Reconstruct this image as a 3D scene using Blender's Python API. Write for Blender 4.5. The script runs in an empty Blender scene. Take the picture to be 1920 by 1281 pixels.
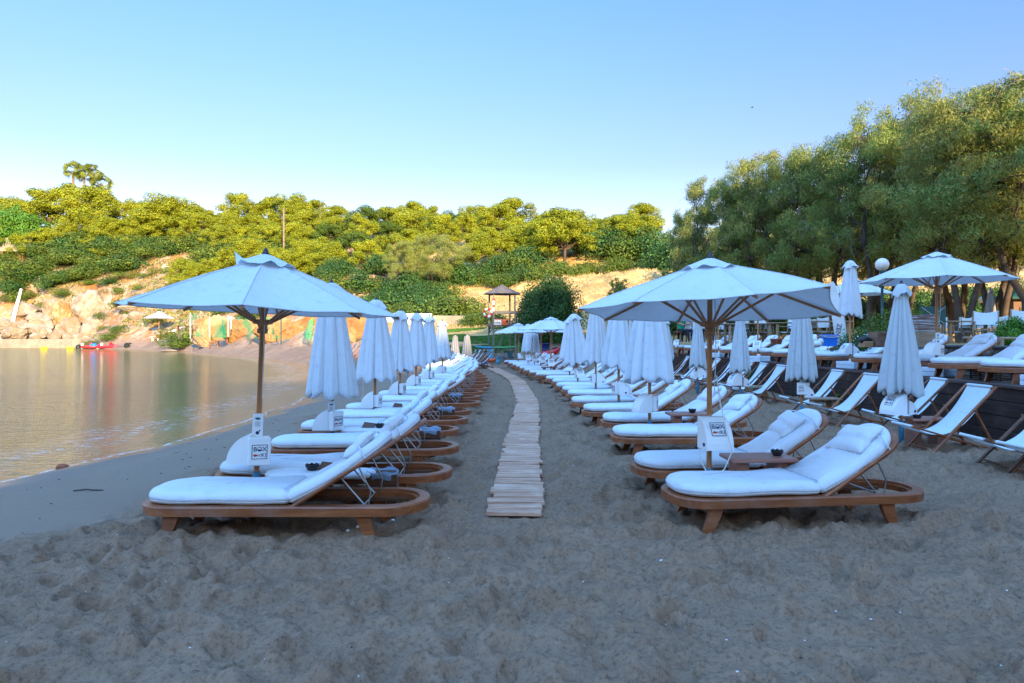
import bpy, math, random
import numpy as np
from mathutils import Vector, Matrix, Euler, noise as mnoise

# ------------------------------------------------------------------ camera, sky, sun, exposure
S = bpy.context.scene
COL = S.collection
R = math.radians
F, HY, CH = 1280.0, 632.0, 1.55          # focal in photo pixels, horizon row, camera height
cam_d = bpy.data.cameras.new('camera'); cam = bpy.data.objects.new('camera', cam_d); COL.objects.link(cam)
cam.location = (0, 0, CH); cam.rotation_euler = (R(90), 0, 0)
cam_d.sensor_fit = 'HORIZONTAL'; cam_d.sensor_width = 36; cam_d.lens = 24
cam_d.shift_y = -(640.5 - HY) / 1920.0
cam_d.clip_start = 0.05; cam_d.clip_end = 3000
S.camera = cam

SUN_EL, SUN_AZ = 16.0, 158.0             # azimuth clockwise from +Y (view direction): behind the camera, to the right
w = bpy.data.worlds.new("World"); S.world = w; w.use_nodes = True
nt = w.node_tree; bg = nt.nodes['Background']
sky = nt.nodes.new('ShaderNodeTexSky'); sky.sky_type = 'NISHITA'; sky.sun_disc = False
sky.sun_elevation = R(SUN_EL); sky.sun_rotation = R(SUN_AZ)
sky.altitude = 0; sky.air_density = 1.0; sky.dust_density = 0.6; sky.ozone_density = 2.2
# sky tinted by height; boost overhead and behind-left is added to brighten the shade
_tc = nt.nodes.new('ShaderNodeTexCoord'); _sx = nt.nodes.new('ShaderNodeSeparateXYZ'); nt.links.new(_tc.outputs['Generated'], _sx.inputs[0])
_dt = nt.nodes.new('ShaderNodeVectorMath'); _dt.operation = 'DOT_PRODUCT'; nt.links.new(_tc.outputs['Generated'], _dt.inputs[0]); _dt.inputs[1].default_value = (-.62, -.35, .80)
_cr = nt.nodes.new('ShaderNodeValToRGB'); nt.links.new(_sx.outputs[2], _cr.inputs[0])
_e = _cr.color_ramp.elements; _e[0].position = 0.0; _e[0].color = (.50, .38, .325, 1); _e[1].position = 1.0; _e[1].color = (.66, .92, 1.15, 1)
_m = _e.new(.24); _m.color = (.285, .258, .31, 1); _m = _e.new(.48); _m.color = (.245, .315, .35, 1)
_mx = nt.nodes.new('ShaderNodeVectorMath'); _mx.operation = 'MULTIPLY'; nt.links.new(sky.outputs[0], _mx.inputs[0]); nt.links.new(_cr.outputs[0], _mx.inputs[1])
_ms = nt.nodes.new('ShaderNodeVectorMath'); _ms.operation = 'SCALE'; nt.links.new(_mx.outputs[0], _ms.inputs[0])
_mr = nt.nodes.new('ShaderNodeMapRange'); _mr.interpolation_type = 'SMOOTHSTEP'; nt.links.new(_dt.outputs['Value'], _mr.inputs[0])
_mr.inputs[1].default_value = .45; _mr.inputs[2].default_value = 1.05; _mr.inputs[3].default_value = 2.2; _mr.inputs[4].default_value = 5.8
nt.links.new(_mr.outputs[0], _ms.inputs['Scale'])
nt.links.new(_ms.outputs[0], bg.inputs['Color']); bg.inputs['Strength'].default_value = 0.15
sl = bpy.data.lights.new('sun', 'SUN'); sun = bpy.data.objects.new('sun', sl); COL.objects.link(sun)
sl.energy = 5.0; sl.angle = R(0.6); sl.color = (1.0, 0.77, 0.44)
az = R(SUN_AZ); el = R(SUN_EL)
to_sun = Vector((math.sin(az) * math.cos(el), math.cos(az) * math.cos(el), math.sin(el)))
sun.rotation_euler = to_sun.to_track_quat('Z', 'Y').to_euler()
sun.location = to_sun * 200
S.view_settings.view_transform = 'Standard'; S.view_settings.look = 'None'
S.view_settings.gamma = 1; S.view_settings.exposure = 1.5
try:
    S.cycles.max_bounces = 6; S.cycles.diffuse_bounces = 3; S.cycles.glossy_bounces = 3
    S.cycles.transmission_bounces = 3; S.cycles.transparent_max_bounces = 8
    S.cycles.use_denoising = True
    S.cycles.use_adaptive_sampling = True; S.cycles.adaptive_threshold = 0.015
    S.cycles.caustics_reflective = False; S.cycles.caustics_refractive = False
except Exception:
    pass

def WX(px, Y): return (px - 960.0) / F * Y
def WZ(py, Y): return CH - (py - HY) / F * Y
rnd = random.Random(7)
npr = np.random.RandomState(5)

# ------------------------------------------------------------------ noise
def _h(ix, iy, seed):
    n = (ix.astype(np.int64) * 374761393 + iy.astype(np.int64) * 668265263 + seed * 1442695041) & 0xffffffff
    n = ((n ^ (n >> 13)) * 1274126177) & 0xffffffff
    return ((n ^ (n >> 16)) & 0xffff) / 65535.0
def vn(x, y, seed=0):
    x = np.asarray(x, float); y = np.asarray(y, float)
    ix = np.floor(x); iy = np.floor(y); fx = x - ix; fy = y - iy
    fx = fx * fx * (3 - 2 * fx); fy = fy * fy * (3 - 2 * fy)
    a = _h(ix, iy, seed); b = _h(ix + 1, iy, seed); c = _h(ix, iy + 1, seed); d = _h(ix + 1, iy + 1, seed)
    return (a + (b - a) * fx) * (1 - fy) + (c + (d - c) * fx) * fy
def fbm(x, y, octv=4, seed=0):
    s = 0; a = 1; t = 0
    for o in range(octv):
        s = s + a * (vn(x * 2 ** o + 17.3 * o, y * 2 ** o - 9.1 * o, seed + o) - .5); t += a; a *= .5
    return s / t * 2
def sstep(a, b, x):
    t = np.clip((x - a) / (b - a), 0, 1); return t * t * (3 - 2 * t)

# ------------------------------------------------------------------ materials
def mat(name):
    m = bpy.data.materials.new(name); m.use_nodes = True
    n = m.node_tree; n.nodes.clear()
    return m, n, n.nodes, n.links
def N(n, typ, **kw):
    x = n.nodes.new(typ)
    for k, v in kw.items():
        if k in x.inputs: x.inputs[k].default_value = v
        else: setattr(x, k, v)
    return x
def c4(c): return (c[0], c[1], c[2], 1)
def out(n, sh, disp=None):
    o = n.nodes.new('ShaderNodeOutputMaterial'); n.links.new(sh, o.inputs['Surface'])
def ramp(n, fac, stops):
    r = n.nodes.new('ShaderNodeValToRGB'); n.links.new(fac, r.inputs[0])
    el = r.color_ramp.elements
    while len(el) < len(stops): el.new(0.5)
    for e, (p, c) in zip(el, stops): e.position = p; e.color = c4(c)
    return r.outputs[0]
def coords(n, kind='Object', scale=(1, 1, 1), rot=(0, 0, 0)):
    tc = n.nodes.new('ShaderNodeTexCoord'); mp = n.nodes.new('ShaderNodeMapping')
    mp.inputs['Scale'].default_value = scale; mp.inputs['Rotation'].default_value = rot
    n.links.new(tc.outputs[kind], mp.inputs[0]); return mp.outputs[0]
def world_pos(n, scale=(1, 1, 1)):
    g = n.nodes.new('ShaderNodeNewGeometry'); mp = n.nodes.new('ShaderNodeMapping')
    mp.inputs['Scale'].default_value = scale
    n.links.new(g.outputs['Position'], mp.inputs[0]); return mp.outputs[0]
def noise(n, vec, scale, detail=4, rough=.55, dist=0):
    x = n.nodes.new('ShaderNodeTexNoise'); x.inputs['Scale'].default_value = scale
    x.inputs['Detail'].default_value = detail; x.inputs['Roughness'].default_value = rough
    x.inputs['Distortion'].default_value = dist
    n.links.new(vec, x.inputs['Vector']); return x.outputs['Fac']
def bump(n, h, strength, dist, prev=None):
    b = n.nodes.new('ShaderNodeBump'); b.inputs['Strength'].default_value = strength; b.inputs['Distance'].default_value = dist
    n.links.new(h, b.inputs['Height'])
    if prev is not None: n.links.new(prev, b.inputs['Normal'])
    return b.outputs[0]
def mixc(n, fac, a, b, mode='MIX'):
    x = n.nodes.new('ShaderNodeMix'); x.data_type = 'RGBA'; x.blend_type = mode
    for s, v in ((0, fac), (6, a), (7, b)):
        if isinstance(v, (int, float)): x.inputs[s].default_value = v
        elif isinstance(v, tuple): x.inputs[s].default_value = c4(v)
        else: n.links.new(v, x.inputs[s])
    return x.outputs[2]
def math_(n, op, a, b=0.0, clamp=False):
    x = n.nodes.new('ShaderNodeMath'); x.operation = op; x.use_clamp = clamp
    for i, v in ((0, a), (1, b)):
        if isinstance(v, (int, float)): x.inputs[i].default_value = v
        else: n.links.new(v, x.inputs[i])
    return x.outputs[0]
def bsdf(n, color, rough=.6, spec=.3, normal=None, metallic=0, sheen=0):
    p = n.nodes.new('ShaderNodeBsdfPrincipled')
    if isinstance(color, tuple): p.inputs['Base Color'].default_value = c4(color)
    else: n.links.new(color, p.inputs['Base Color'])
    if isinstance(rough, (int, float)): p.inputs['Roughness'].default_value = rough
    else: n.links.new(rough, p.inputs['Roughness'])
    p.inputs['Specular IOR Level'].default_value = spec; p.inputs['Metallic'].default_value = metallic
    if sheen: p.inputs['Sheen Weight'].default_value = sheen
    if normal is not None: n.links.new(normal, p.inputs['Normal'])
    return p.outputs[0]
def mixs(n, fac, a, b):
    x = n.nodes.new('ShaderNodeMixShader')
    if isinstance(fac, (int, float)): x.inputs[0].default_value = fac
    else: n.links.new(fac, x.inputs[0])
    n.links.new(a, x.inputs[1]); n.links.new(b, x.inputs[2]); return x.outputs[0]
def rand_obj(n):
    return n.nodes.new('ShaderNodeObjectInfo').outputs['Random']

def m_plain(name, col, rough=.55, spec=.3, var=.12, scale=6, metallic=0, bmp=.15):
    m, n, _, _ = mat(name)
    v = coords(n); f = noise(n, v, scale, 5)
    c = ramp(n, f, [(.3, tuple(x * (1 - var) for x in col)), (.7, tuple(min(1, x * (1 + var)) for x in col))])
    out(n, bsdf(n, c, rough, spec, bump(n, noise(n, v, scale * 6, 3), bmp, .003), metallic)); return m

def m_cloth(name, col, trans=.25, weave=420, dirt=.1):
    m, n, _, _ = mat(name)
    v = coords(n)
    f = noise(n, v, 1.8, 5, .6); g = noise(n, v, 9, 5, .65)
    c = ramp(n, f, [(.25, tuple(x * (1 - dirt) for x in col)), (.7, col)])
    c = mixc(n, math_(n, 'MULTIPLY', sstepn(n, g, .54, .72), .45), c, tuple(x * .66 for x in col))
    c = mixc(n, math_(n, 'MULTIPLY', rand_obj(n), .16), c, tuple(x * y for x, y in zip(col, (.82, .80, .76))))
    wv = noise(n, v, weave, 2)
    nb = bump(n, wv, .12, .0015); nb = bump(n, noise(n, coords(n, scale=(1, 1, .35)), 7, 4, .6), .5, .022, nb); nb = bump(n, noise(n, coords(n, scale=(1, .3, 1)), 15, 3, .6, 1.5), .35, .010, nb)
    a = bsdf(n, c, .85, .12, nb, 0, .1)
    if trans:
        t = n.nodes.new('ShaderNodeBsdfTranslucent'); n.links.new(c, t.inputs[0]); n.links.new(nb, t.inputs[1])
        a = mixs(n, trans, a, t.outputs[0])
    out(n, a); return m
def sstepn(n, v, lo, hi):
    x = n.nodes.new('ShaderNodeMapRange'); x.interpolation_type = 'SMOOTHSTEP'
    n.links.new(v, x.inputs[0]); x.inputs[1].default_value = lo; x.inputs[2].default_value = hi
    return x.outputs[0]
def m_wood(name, dark, light, axis=0, rough=.5, spec=.35, grain=1.0, wear=.25, wearcol=(.42, .38, .34)):
    m, n, _, _ = mat(name)
    sc = [9, 9, 9]; sc[axis] = .8
    v = coords(n, scale=tuple(sc))
    a = n.nodes.new('ShaderNodeVectorMath'); a.operation = 'ADD'; n.links.new(v, a.inputs[0])
    k = n.nodes.new('ShaderNodeCombineXYZ'); r = rand_obj(n); n.links.new(math_(n, 'MULTIPLY', r, 37.0), k.inputs[0]); n.links.new(math_(n, 'MULTIPLY', r, 91.0), k.inputs[1])
    n.links.new(k.outputs[0], a.inputs[1]); v = a.outputs[0]
    f = noise(n, v, 2.2 * grain, 6, .62, .6); g = noise(n, v, 14 * grain, 3, .7)
    c = ramp(n, f, [(.28, dark), (.52, tuple((x + y) / 2 for x, y in zip(dark, light))), (.74, light)])
    c = mixc(n, math_(n, 'MULTIPLY', sstepn(n, g, .5, .72), .45), c, tuple(x * .55 for x in dark))
    w_ = sstepn(n, noise(n, coords(n), 2.3, 5, .65), .5, .70)
    c = mixc(n, math_(n, 'MULTIPLY', w_, wear), c, wearcol)
    c = mixc(n, math_(n, 'MULTIPLY', r, .35), c, tuple(x * .8 for x in dark))
    out(n, bsdf(n, c, rough, spec, bump(n, g, .3, .002))); return m
def m_leaf(name, a, b, trans=.3, scale=.35, c3=None):
    m, n, _, _ = mat(name)
    g = n.nodes.new('ShaderNodeNewGeometry')
    f = noise(n, coords(n), scale, 4, .6)
    c = ramp(n, f, [(.35, a), (.65, b)])
    hs = n.nodes.new('ShaderNodeHueSaturation'); n.links.new(c, hs.inputs['Color'])
    rp = g.outputs['Random Per Island']
    n.links.new(math_(n, 'ADD', math_(n, 'MULTIPLY', rp, .9), .55), hs.inputs['Value'])
    n.links.new(math_(n, 'ADD', math_(n, 'MULTIPLY', rp, .04), .48), hs.inputs['Hue'])
    cc = hs.outputs[0]
    if c3: cc = mixc(n, sstepn(n, rp, .8, .95), cc, c3)
    cc = mixc(n, math_(n, 'MULTIPLY', rand_obj(n), .35), cc, tuple(x * .6 for x in a) if not c3 else c3)
    p = bsdf(n, cc, .55, .25)
    t = n.nodes.new('ShaderNodeBsdfTranslucent'); n.links.new(cc, t.inputs[0])
    out(n, mixs(n, trans, p, t.outputs[0])); return m

M = {}
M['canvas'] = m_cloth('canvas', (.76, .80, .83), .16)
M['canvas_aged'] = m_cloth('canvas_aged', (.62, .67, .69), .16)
M['canvas_grey'] = m_cloth('canvas_grey', (.36, .35, .34), .1)
M['mattress'] = m_cloth('mattress_fabric', (.71, .75, .79), 0, dirt=.08)
M['sling'] = m_cloth('sling_fabric', (.72, .80, .83), .15, dirt=.05)
M['towel'] = m_cloth('towel', (.25, .40, .60), 0)
M['teak'] = m_wood('teak', (.19, .050, .016), (.44, .150, .052), 0, .36, .45, wear=.20)
M['teak_dark'] = m_wood('teak_dark', (.09, .038, .022), (.20, .095, .05), 0, .5, .3, wear=.3, wearcol=(.27, .2, .16))
M['pole'] = m_wood('pole_wood', (.34, .13, .04), (.62, .29, .11), 2, .4, .45, wear=.12)
M['rib'] = m_wood('rib_wood', (.32, .13, .05), (.58, .27, .115), 0, .45, .4, wear=.08)
M['pale_wood'] = m_wood('pale_wood', (.26, .17, .10), (.46, .34, .23), 0, .6, .25)
M['grey_wood'] = m_wood('grey_wood', (.13, .115, .10), (.29, .265, .24), 2, .75, .2)
M['table_wood'] = m_wood('table_wood', (.27, .10, .065), (.50, .235, .16), 0, .4, .4)
M['wall_wood'] = m_wood('sleeper_wood', (.028, .017, .014), (.085, .052, .042), 1, .75, .2, wear=.3, wearcol=(.16, .12, .11))
M['coping'] = m_wood('coping_wood', (.06, .035, .03), (.15, .10, .085), 1, .75, .2, wear=.35, wearcol=(.26, .22, .21))
M['walk'] = m_wood('walkway_wood', (.34, .155, .085), (.84, .53, .36), 0, .7, .2, grain=.8, wear=.4, wearcol=(.92, .70, .54))
M['bark'] = m_plain('bark', (.085, .062, .047), .9, .1, .4, 3, 0, 1)
M['bark_pale'] = m_plain('bark_pale', (.20, .15, .115), .9, .1, .35, 3, 0, 1)
M['plastic'] = m_plain('white_plastic', (.80, .81, .80), .35, .4, .03, 3, 0, .03)
M['card'] = m_plain('sign_card', (.78, .79, .80), .4, .4, .02)
M['ink'] = m_plain('blue_ink', (.015, .035, .11), .5, .3, .02)
M['fish'] = m_plain('red_ink', (.50, .045, .02), .5, .3, .02)
M['ink_teal'] = m_plain('teal_ink', (.02, .13, .14), .5, .3, .02)
M['sleeve'] = m_plain('blue_sleeve', (.045, .18, .28), .45, .35, .12, 8)
M['metal'] = m_plain('metal_rod', (.45, .46, .47), .3, .5, .1, 8, .9)
M['dark_metal'] = m_plain('dark_metal', (.03, .032, .035), .45, .4, .2)
M['green_paint'] = m_plain('green_paint', (.012, .07, .07), .45, .4, .15)
M['black'] = m_plain('black_plastic', (.012, .012, .014), .35, .45, .2)
M['liner'] = m_plain('bin_liner', (.20, .27, .36), .3, .5, .15, 10, 0, .8)
M['navy'] = m_plain('navy_plastic', (.01, .035, .16), .4, .4)
M['blue'] = m_plain('blue_plastic', (.01, .16, .62), .35, .45, .06)
M['lightblue'] = m_plain('light_blue_plastic', (.10, .36, .52), .4, .4, .08)
M['paleblue'] = m_plain('pale_blue_paint', (.62, .70, .76), .55, .3, .1, 6)
M['red'] = m_plain('red_hull', (.50, .02, .03), .35, .45, .12)
M['orange'] = m_plain('orange_hull', (.55, .10, .03), .4, .4, .12)
M['white'] = m_plain('white_paint', (.75, .75, .73), .5, .3, .06)
M['yellow'] = m_plain('yellow_buoy', (.75, .55, .03), .4, .4)
M['boardgreen'] = m_plain('board_green', (.06, .42, .14), .4, .4)
M['boardblue'] = m_plain('board_blue', (.03, .28, .48), .4, .4)
M['globe'] = m_plain('opal_globe', (.80, .72, .64), .25, .5, .02)
M['thatch'] = m_plain('shingle', (.13, .115, .11), .9, .1, .35, 9, 0, 1)
M['terracotta'] = m_plain('terracotta', (.35, .11, .05), .8, .2)
M['concrete'] = m_plain('concrete', (.27, .235, .185), .85, .15, .25, 1.2, 0, .5)
M['plaster'] = m_plain('white_plaster', (.70, .68, .64), .85, .15, .12, 2)
M['skin'] = m_plain('skin', (.42, .22, .14), .6, .3, .06)
M['shirt_green'] = m_plain('green_cloth', (.02, .32, .16), .85, .1)
M['shirt_white'] = m_plain('white_cloth', (.70, .70, .70), .85, .1)
M['trousers'] = m_plain('dark_cloth', (.03, .035, .05), .85, .1)
M['hair'] = m_plain('dark_hair', (.02, .014, .01), .6, .3)
M['cardboard'] = m_plain('cardboard', (.40, .25, .13), .8, .15)
M['cushion_stack'] = m_plain('folded_cloth', (.34, .22, .19), .9, .1, .3, 9)
M['crate'] = m_wood('crate_wood', (.16, .085, .055), (.33, .20, .135), 1, .65, .25)
M['shell'] = m_plain('shell', (.75, .75, .74), .4, .4)
M['bird'] = m_plain('feather', (.06, .055, .06), .7, .2)
M['rope'] = m_plain('rope', (.70, .68, .62), .8, .1)
M['wicker'] = m_plain('wicker', (.06, .032, .022), .8, .2, .4, 10, 0, .8)
M['pine'] = m_leaf('pine_needles', (.21, .255, .014), (.41, .42, .026), .30)
M['pine_dark'] = m_leaf('pine_needles_dark', (.05, .10, .015), (.13, .19, .02), .25)
M['tamarisk'] = m_leaf('tamarisk_sprays', (.13, .23, .06), (.31, .38, .08), .42, .25, (.42, .34, .10))
M['scrub'] = m_leaf('scrub_leaves', (.07, .125, .018), (.18, .23, .03), .25, .4)
M['deepgreen'] = m_leaf('dark_leaves', (.035, .095, .022), (.075, .155, .032), .25, .6)
M['brightgreen'] = m_leaf('bright_leaves', (.07, .19, .02), (.14, .28, .03), .3, .8)
M['cover'] = m_leaf('creeper_leaves', (.04, .12, .015), (.09, .20, .025), .25, .8)
M['palegreen'] = m_leaf('pale_leaves', (.24, .29, .06), (.38, .40, .11), .4, .4)
M['dry'] = m_leaf('dry_blades', (.42, .27, .09), (.58, .40, .16), .3, .5)
M['palm'] = m_leaf('palm_leaves', (.16, .21, .03), (.28, .30, .05), .25, .8)
M['twig'] = m_leaf('dry_twigs', (.19, .13, .10), (.28, .20, .15), 0, .8)

# sand
def make_sand():
    m, n, nodes, links = mat('sand')
    v = world_pos(n)
    at = nodes.new('ShaderNodeAttribute'); at.attribute_name = 'wet'; wet = at.outputs['Fac']
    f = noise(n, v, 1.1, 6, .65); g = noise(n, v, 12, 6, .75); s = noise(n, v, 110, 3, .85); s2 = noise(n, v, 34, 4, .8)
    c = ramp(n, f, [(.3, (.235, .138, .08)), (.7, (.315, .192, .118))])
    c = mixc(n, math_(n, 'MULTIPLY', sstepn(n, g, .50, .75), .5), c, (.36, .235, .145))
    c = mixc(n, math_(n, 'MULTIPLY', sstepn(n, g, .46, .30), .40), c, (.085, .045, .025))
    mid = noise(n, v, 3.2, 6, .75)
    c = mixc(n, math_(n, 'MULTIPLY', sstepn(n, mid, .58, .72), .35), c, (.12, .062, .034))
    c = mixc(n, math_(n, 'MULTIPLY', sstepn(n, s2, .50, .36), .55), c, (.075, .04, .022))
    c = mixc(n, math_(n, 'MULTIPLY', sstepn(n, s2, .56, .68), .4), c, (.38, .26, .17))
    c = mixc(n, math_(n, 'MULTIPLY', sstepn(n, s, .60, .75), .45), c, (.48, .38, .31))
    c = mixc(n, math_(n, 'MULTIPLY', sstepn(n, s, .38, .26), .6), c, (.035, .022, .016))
    at2 = nodes.new('ShaderNodeAttribute'); at2.attribute_name = 'soak'
    c = mixc(n, math_(n, 'MULTIPLY', wet, .68), c, (.25, .185, .13))
    c = mixc(n, at2.outputs['Fac'], c, (.10, .08, .065))
    nb = bump(n, noise(n, v, 70, 4, .75), 1, .010)
    nb = bump(n, noise(n, v, 16, 3, .6), .8, .018, nb)
    ro = math_(n, 'SUBTRACT', .92, math_(n, 'MULTIPLY', at2.outputs['Fac'], .85))
    inv = math_(n, 'SUBTRACT', 1.35, math_(n, 'MULTIPLY', wet, 1.22))
    b = [x for x in nodes if x.type == 'BUMP']
    for q in b: links.new(math_(n, 'MULTIPLY', inv, .6), q.inputs['Strength'])
    out(n, bsdf(n, c, ro, .3, nb)); return m
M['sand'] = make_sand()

def make_ground():
    m, n, nodes, links = mat('hillside_ground')
    v = world_pos(n); sx = nodes.new('ShaderNodeSeparateXYZ'); links.new(v, sx.inputs[0])
    f = noise(n, v, .09, 6, .6); g = noise(n, v, .5, 7, .7); h = noise(n, v, 2.4, 6, .75)
    earth = ramp(n, f, [(.35, (.30, .11, .04)), (.5, (.42, .20, .08)), (.65, (.46, .30, .16))])
    rock = ramp(n, g, [(.35, (.22, .15, .10)), (.65, (.48, .38, .27))])
    e = mixc(n, sstepn(n, g, .44, .56), earth, rock)
    grass = ramp(n, g, [(.35, (.46, .28, .095)), (.6, (.62, .43, .18)), (.75, (.52, .42, .30))])
    right = sstepn(n, math_(n, 'ADD', sx.outputs[0], math_(n, 'MULTIPLY', f, 20)), -12, 2)
    c = mixc(n, right, e, grass)
    low = sstepn(n, math_(n, 'ADD', sx.outputs[2], math_(n, 'MULTIPLY', g, .5)), 1.7, .95)
    c = mixc(n, low, c, ramp(n, g, [(.3, (.25, .165, .11)), (.7, (.36, .26, .19))]))
    c = mixc(n, math_(n, 'MULTIPLY', sstepn(n, h, .5, .35), .5), c, (.16, .09, .05))
    nb = bump(n, g, .9, .5); nb = bump(n, h, .9, .15, nb)
    out(n, bsdf(n, c, .95, .1, nb)); return m
M['ground'] = make_ground()
def make_rock(name, a, b, c3):
    m, n, nodes, links = mat(name)
    v = world_pos(n)
    f = noise(n, v, .35, 6, .6); g = noise(n, v, 1.6, 8, .7, .4)
    c = ramp(n, f, [(.35, c3), (.5, a), (.66, b)])
    c = mixc(n, math_(n, 'MULTIPLY', sstepn(n, g, .5, .3), .7), c, tuple(x * .35 for x in a))
    out(n, bsdf(n, c, .9, .15, bump(n, g, 1, .25))); return m
M['rock'] = make_rock('boulder_rock', (.29, .235, .18), (.43, .375, .31), (.26, .155, .085))
M['rock_red'] = make_rock('cliff_rock', (.36, .20, .085), (.50, .35, .20), (.28, .10, .035))
M['pebble'] = make_rock('pebble', (.35, .3, .27), (.6, .58, .55), (.3, .2, .16))
def make_stones():
    m, n, nodes, links = mat('rubble_stone')
    v = world_pos(n)
    vo = nodes.new('ShaderNodeTexVoronoi'); vo.inputs['Scale'].default_value = 4.0; links.new(v, vo.inputs['Vector'])
    sp = nodes.new('ShaderNodeSeparateColor'); links.new(vo.outputs['Color'], sp.inputs[0])
    g = nodes.new('ShaderNodeNewGeometry')
    c = ramp(n, g.outputs['Random Per Island'], [(0, (.10, .105, .11)), (.5, (.20, .20, .20)), (.85, (.17, .12, .085)), (1, (.30, .26, .22))])
    f = noise(n, v, 9, 6, .7)
    c = mixc(n, math_(n, 'MULTIPLY', sstepn(n, f, .5, .32), .6), c, (.04, .04, .04))
    out(n, bsdf(n, c, .9, .15, bump(n, f, .8, .02))); return m
M['rubble'] = make_stones()
M['mortar'] = m_plain('mortar', (.13, .125, .12), .95, .1, .3, 5, 0, 1)
M['deck'] = m_plain('terrace_earth', (.12, .085, .065), .95, .1, .35, 2, 0, .8)

def make_water():
    m, n, nodes, links = mat('sea_water')
    v = world_pos(n, (1, 1, 1))
    at = nodes.new('ShaderNodeAttribute'); at.attribute_name = 'shore'; d = at.outputs['Fac']
    w1 = noise(n, world_pos(n, (.55, 1.5, 1)), 1.5, 4, .6, .3)
    w2 = noise(n, world_pos(n, (.8, 2.2, 1)), 5.5, 3, .6, .2)
    w3 = noise(n, world_pos(n, (.12, .35, 1)), 1.0, 3, .5)
    nb = bump(n, w3, 1, .14); nb = bump(n, w1, 1, .15, nb); nb = bump(n, w2, 1, .13, nb); nb = bump(n, noise(n, world_pos(n, (.7, 1.8, 1)), 13, 2, .5), 1, .022, nb)
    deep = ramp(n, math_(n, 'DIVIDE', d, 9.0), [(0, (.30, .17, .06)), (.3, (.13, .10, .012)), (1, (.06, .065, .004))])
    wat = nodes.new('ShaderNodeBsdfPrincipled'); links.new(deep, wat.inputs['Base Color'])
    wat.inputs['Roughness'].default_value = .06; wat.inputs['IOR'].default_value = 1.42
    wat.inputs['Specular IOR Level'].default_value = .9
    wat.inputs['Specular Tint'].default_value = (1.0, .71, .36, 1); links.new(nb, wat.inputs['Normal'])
    fo = bsdf(n, (.78, .80, .82), .6, .3, bump(n, noise(n, v, 14, 5, .8), .6, .02))
    # foam at the very edge and thin lacy bands further out
    k = noise(n, v, 7, 6, .75)
    edge = sstepn(n, math_(n, 'ABSOLUTE', math_(n, 'SUBTRACT', d, math_(n, 'MULTIPLY', noise(n, v, 1.6, 4), .12))), .05, .015)
    band = math_(n, 'MULTIPLY', sstepn(n, math_(n, 'ABSOLUTE', math_(n, 'SUBTRACT', d, math_(n, 'ADD', .55, math_(n, 'MULTIPLY', noise(n, v, .5, 3), 2.2)))), 1.0, .1), sstepn(n, noise(n, world_pos(n, (.8, 2.4, 1)), 4, 5, .75), .52, .64))
    foam = math_(n, 'MAXIMUM', math_(n, 'MULTIPLY', edge, math_(n, 'MULTIPLY', sstepn(n, k, .42, .60), .75)), math_(n, 'MULTIPLY', band, .55))
    out(n, mixs(n, foam, wat.outputs[0], fo)); return m
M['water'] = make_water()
def make_net():
    m, n, nodes, links = mat('green_netting')
    v = world_pos(n)
    f = noise(n, v, .42, 5, .7)
    a = bsdf(n, (.03, .36, .15), .7, .2)
    t = nodes.new('ShaderNodeBsdfTransparent')
    out(n, mixs(n, math_(n, 'ADD', math_(n, 'MULTIPLY', sstepn(n, f, .58, .5), .72), .25), a, t.outputs[0])); return m
M['net'] = make_net()

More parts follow.
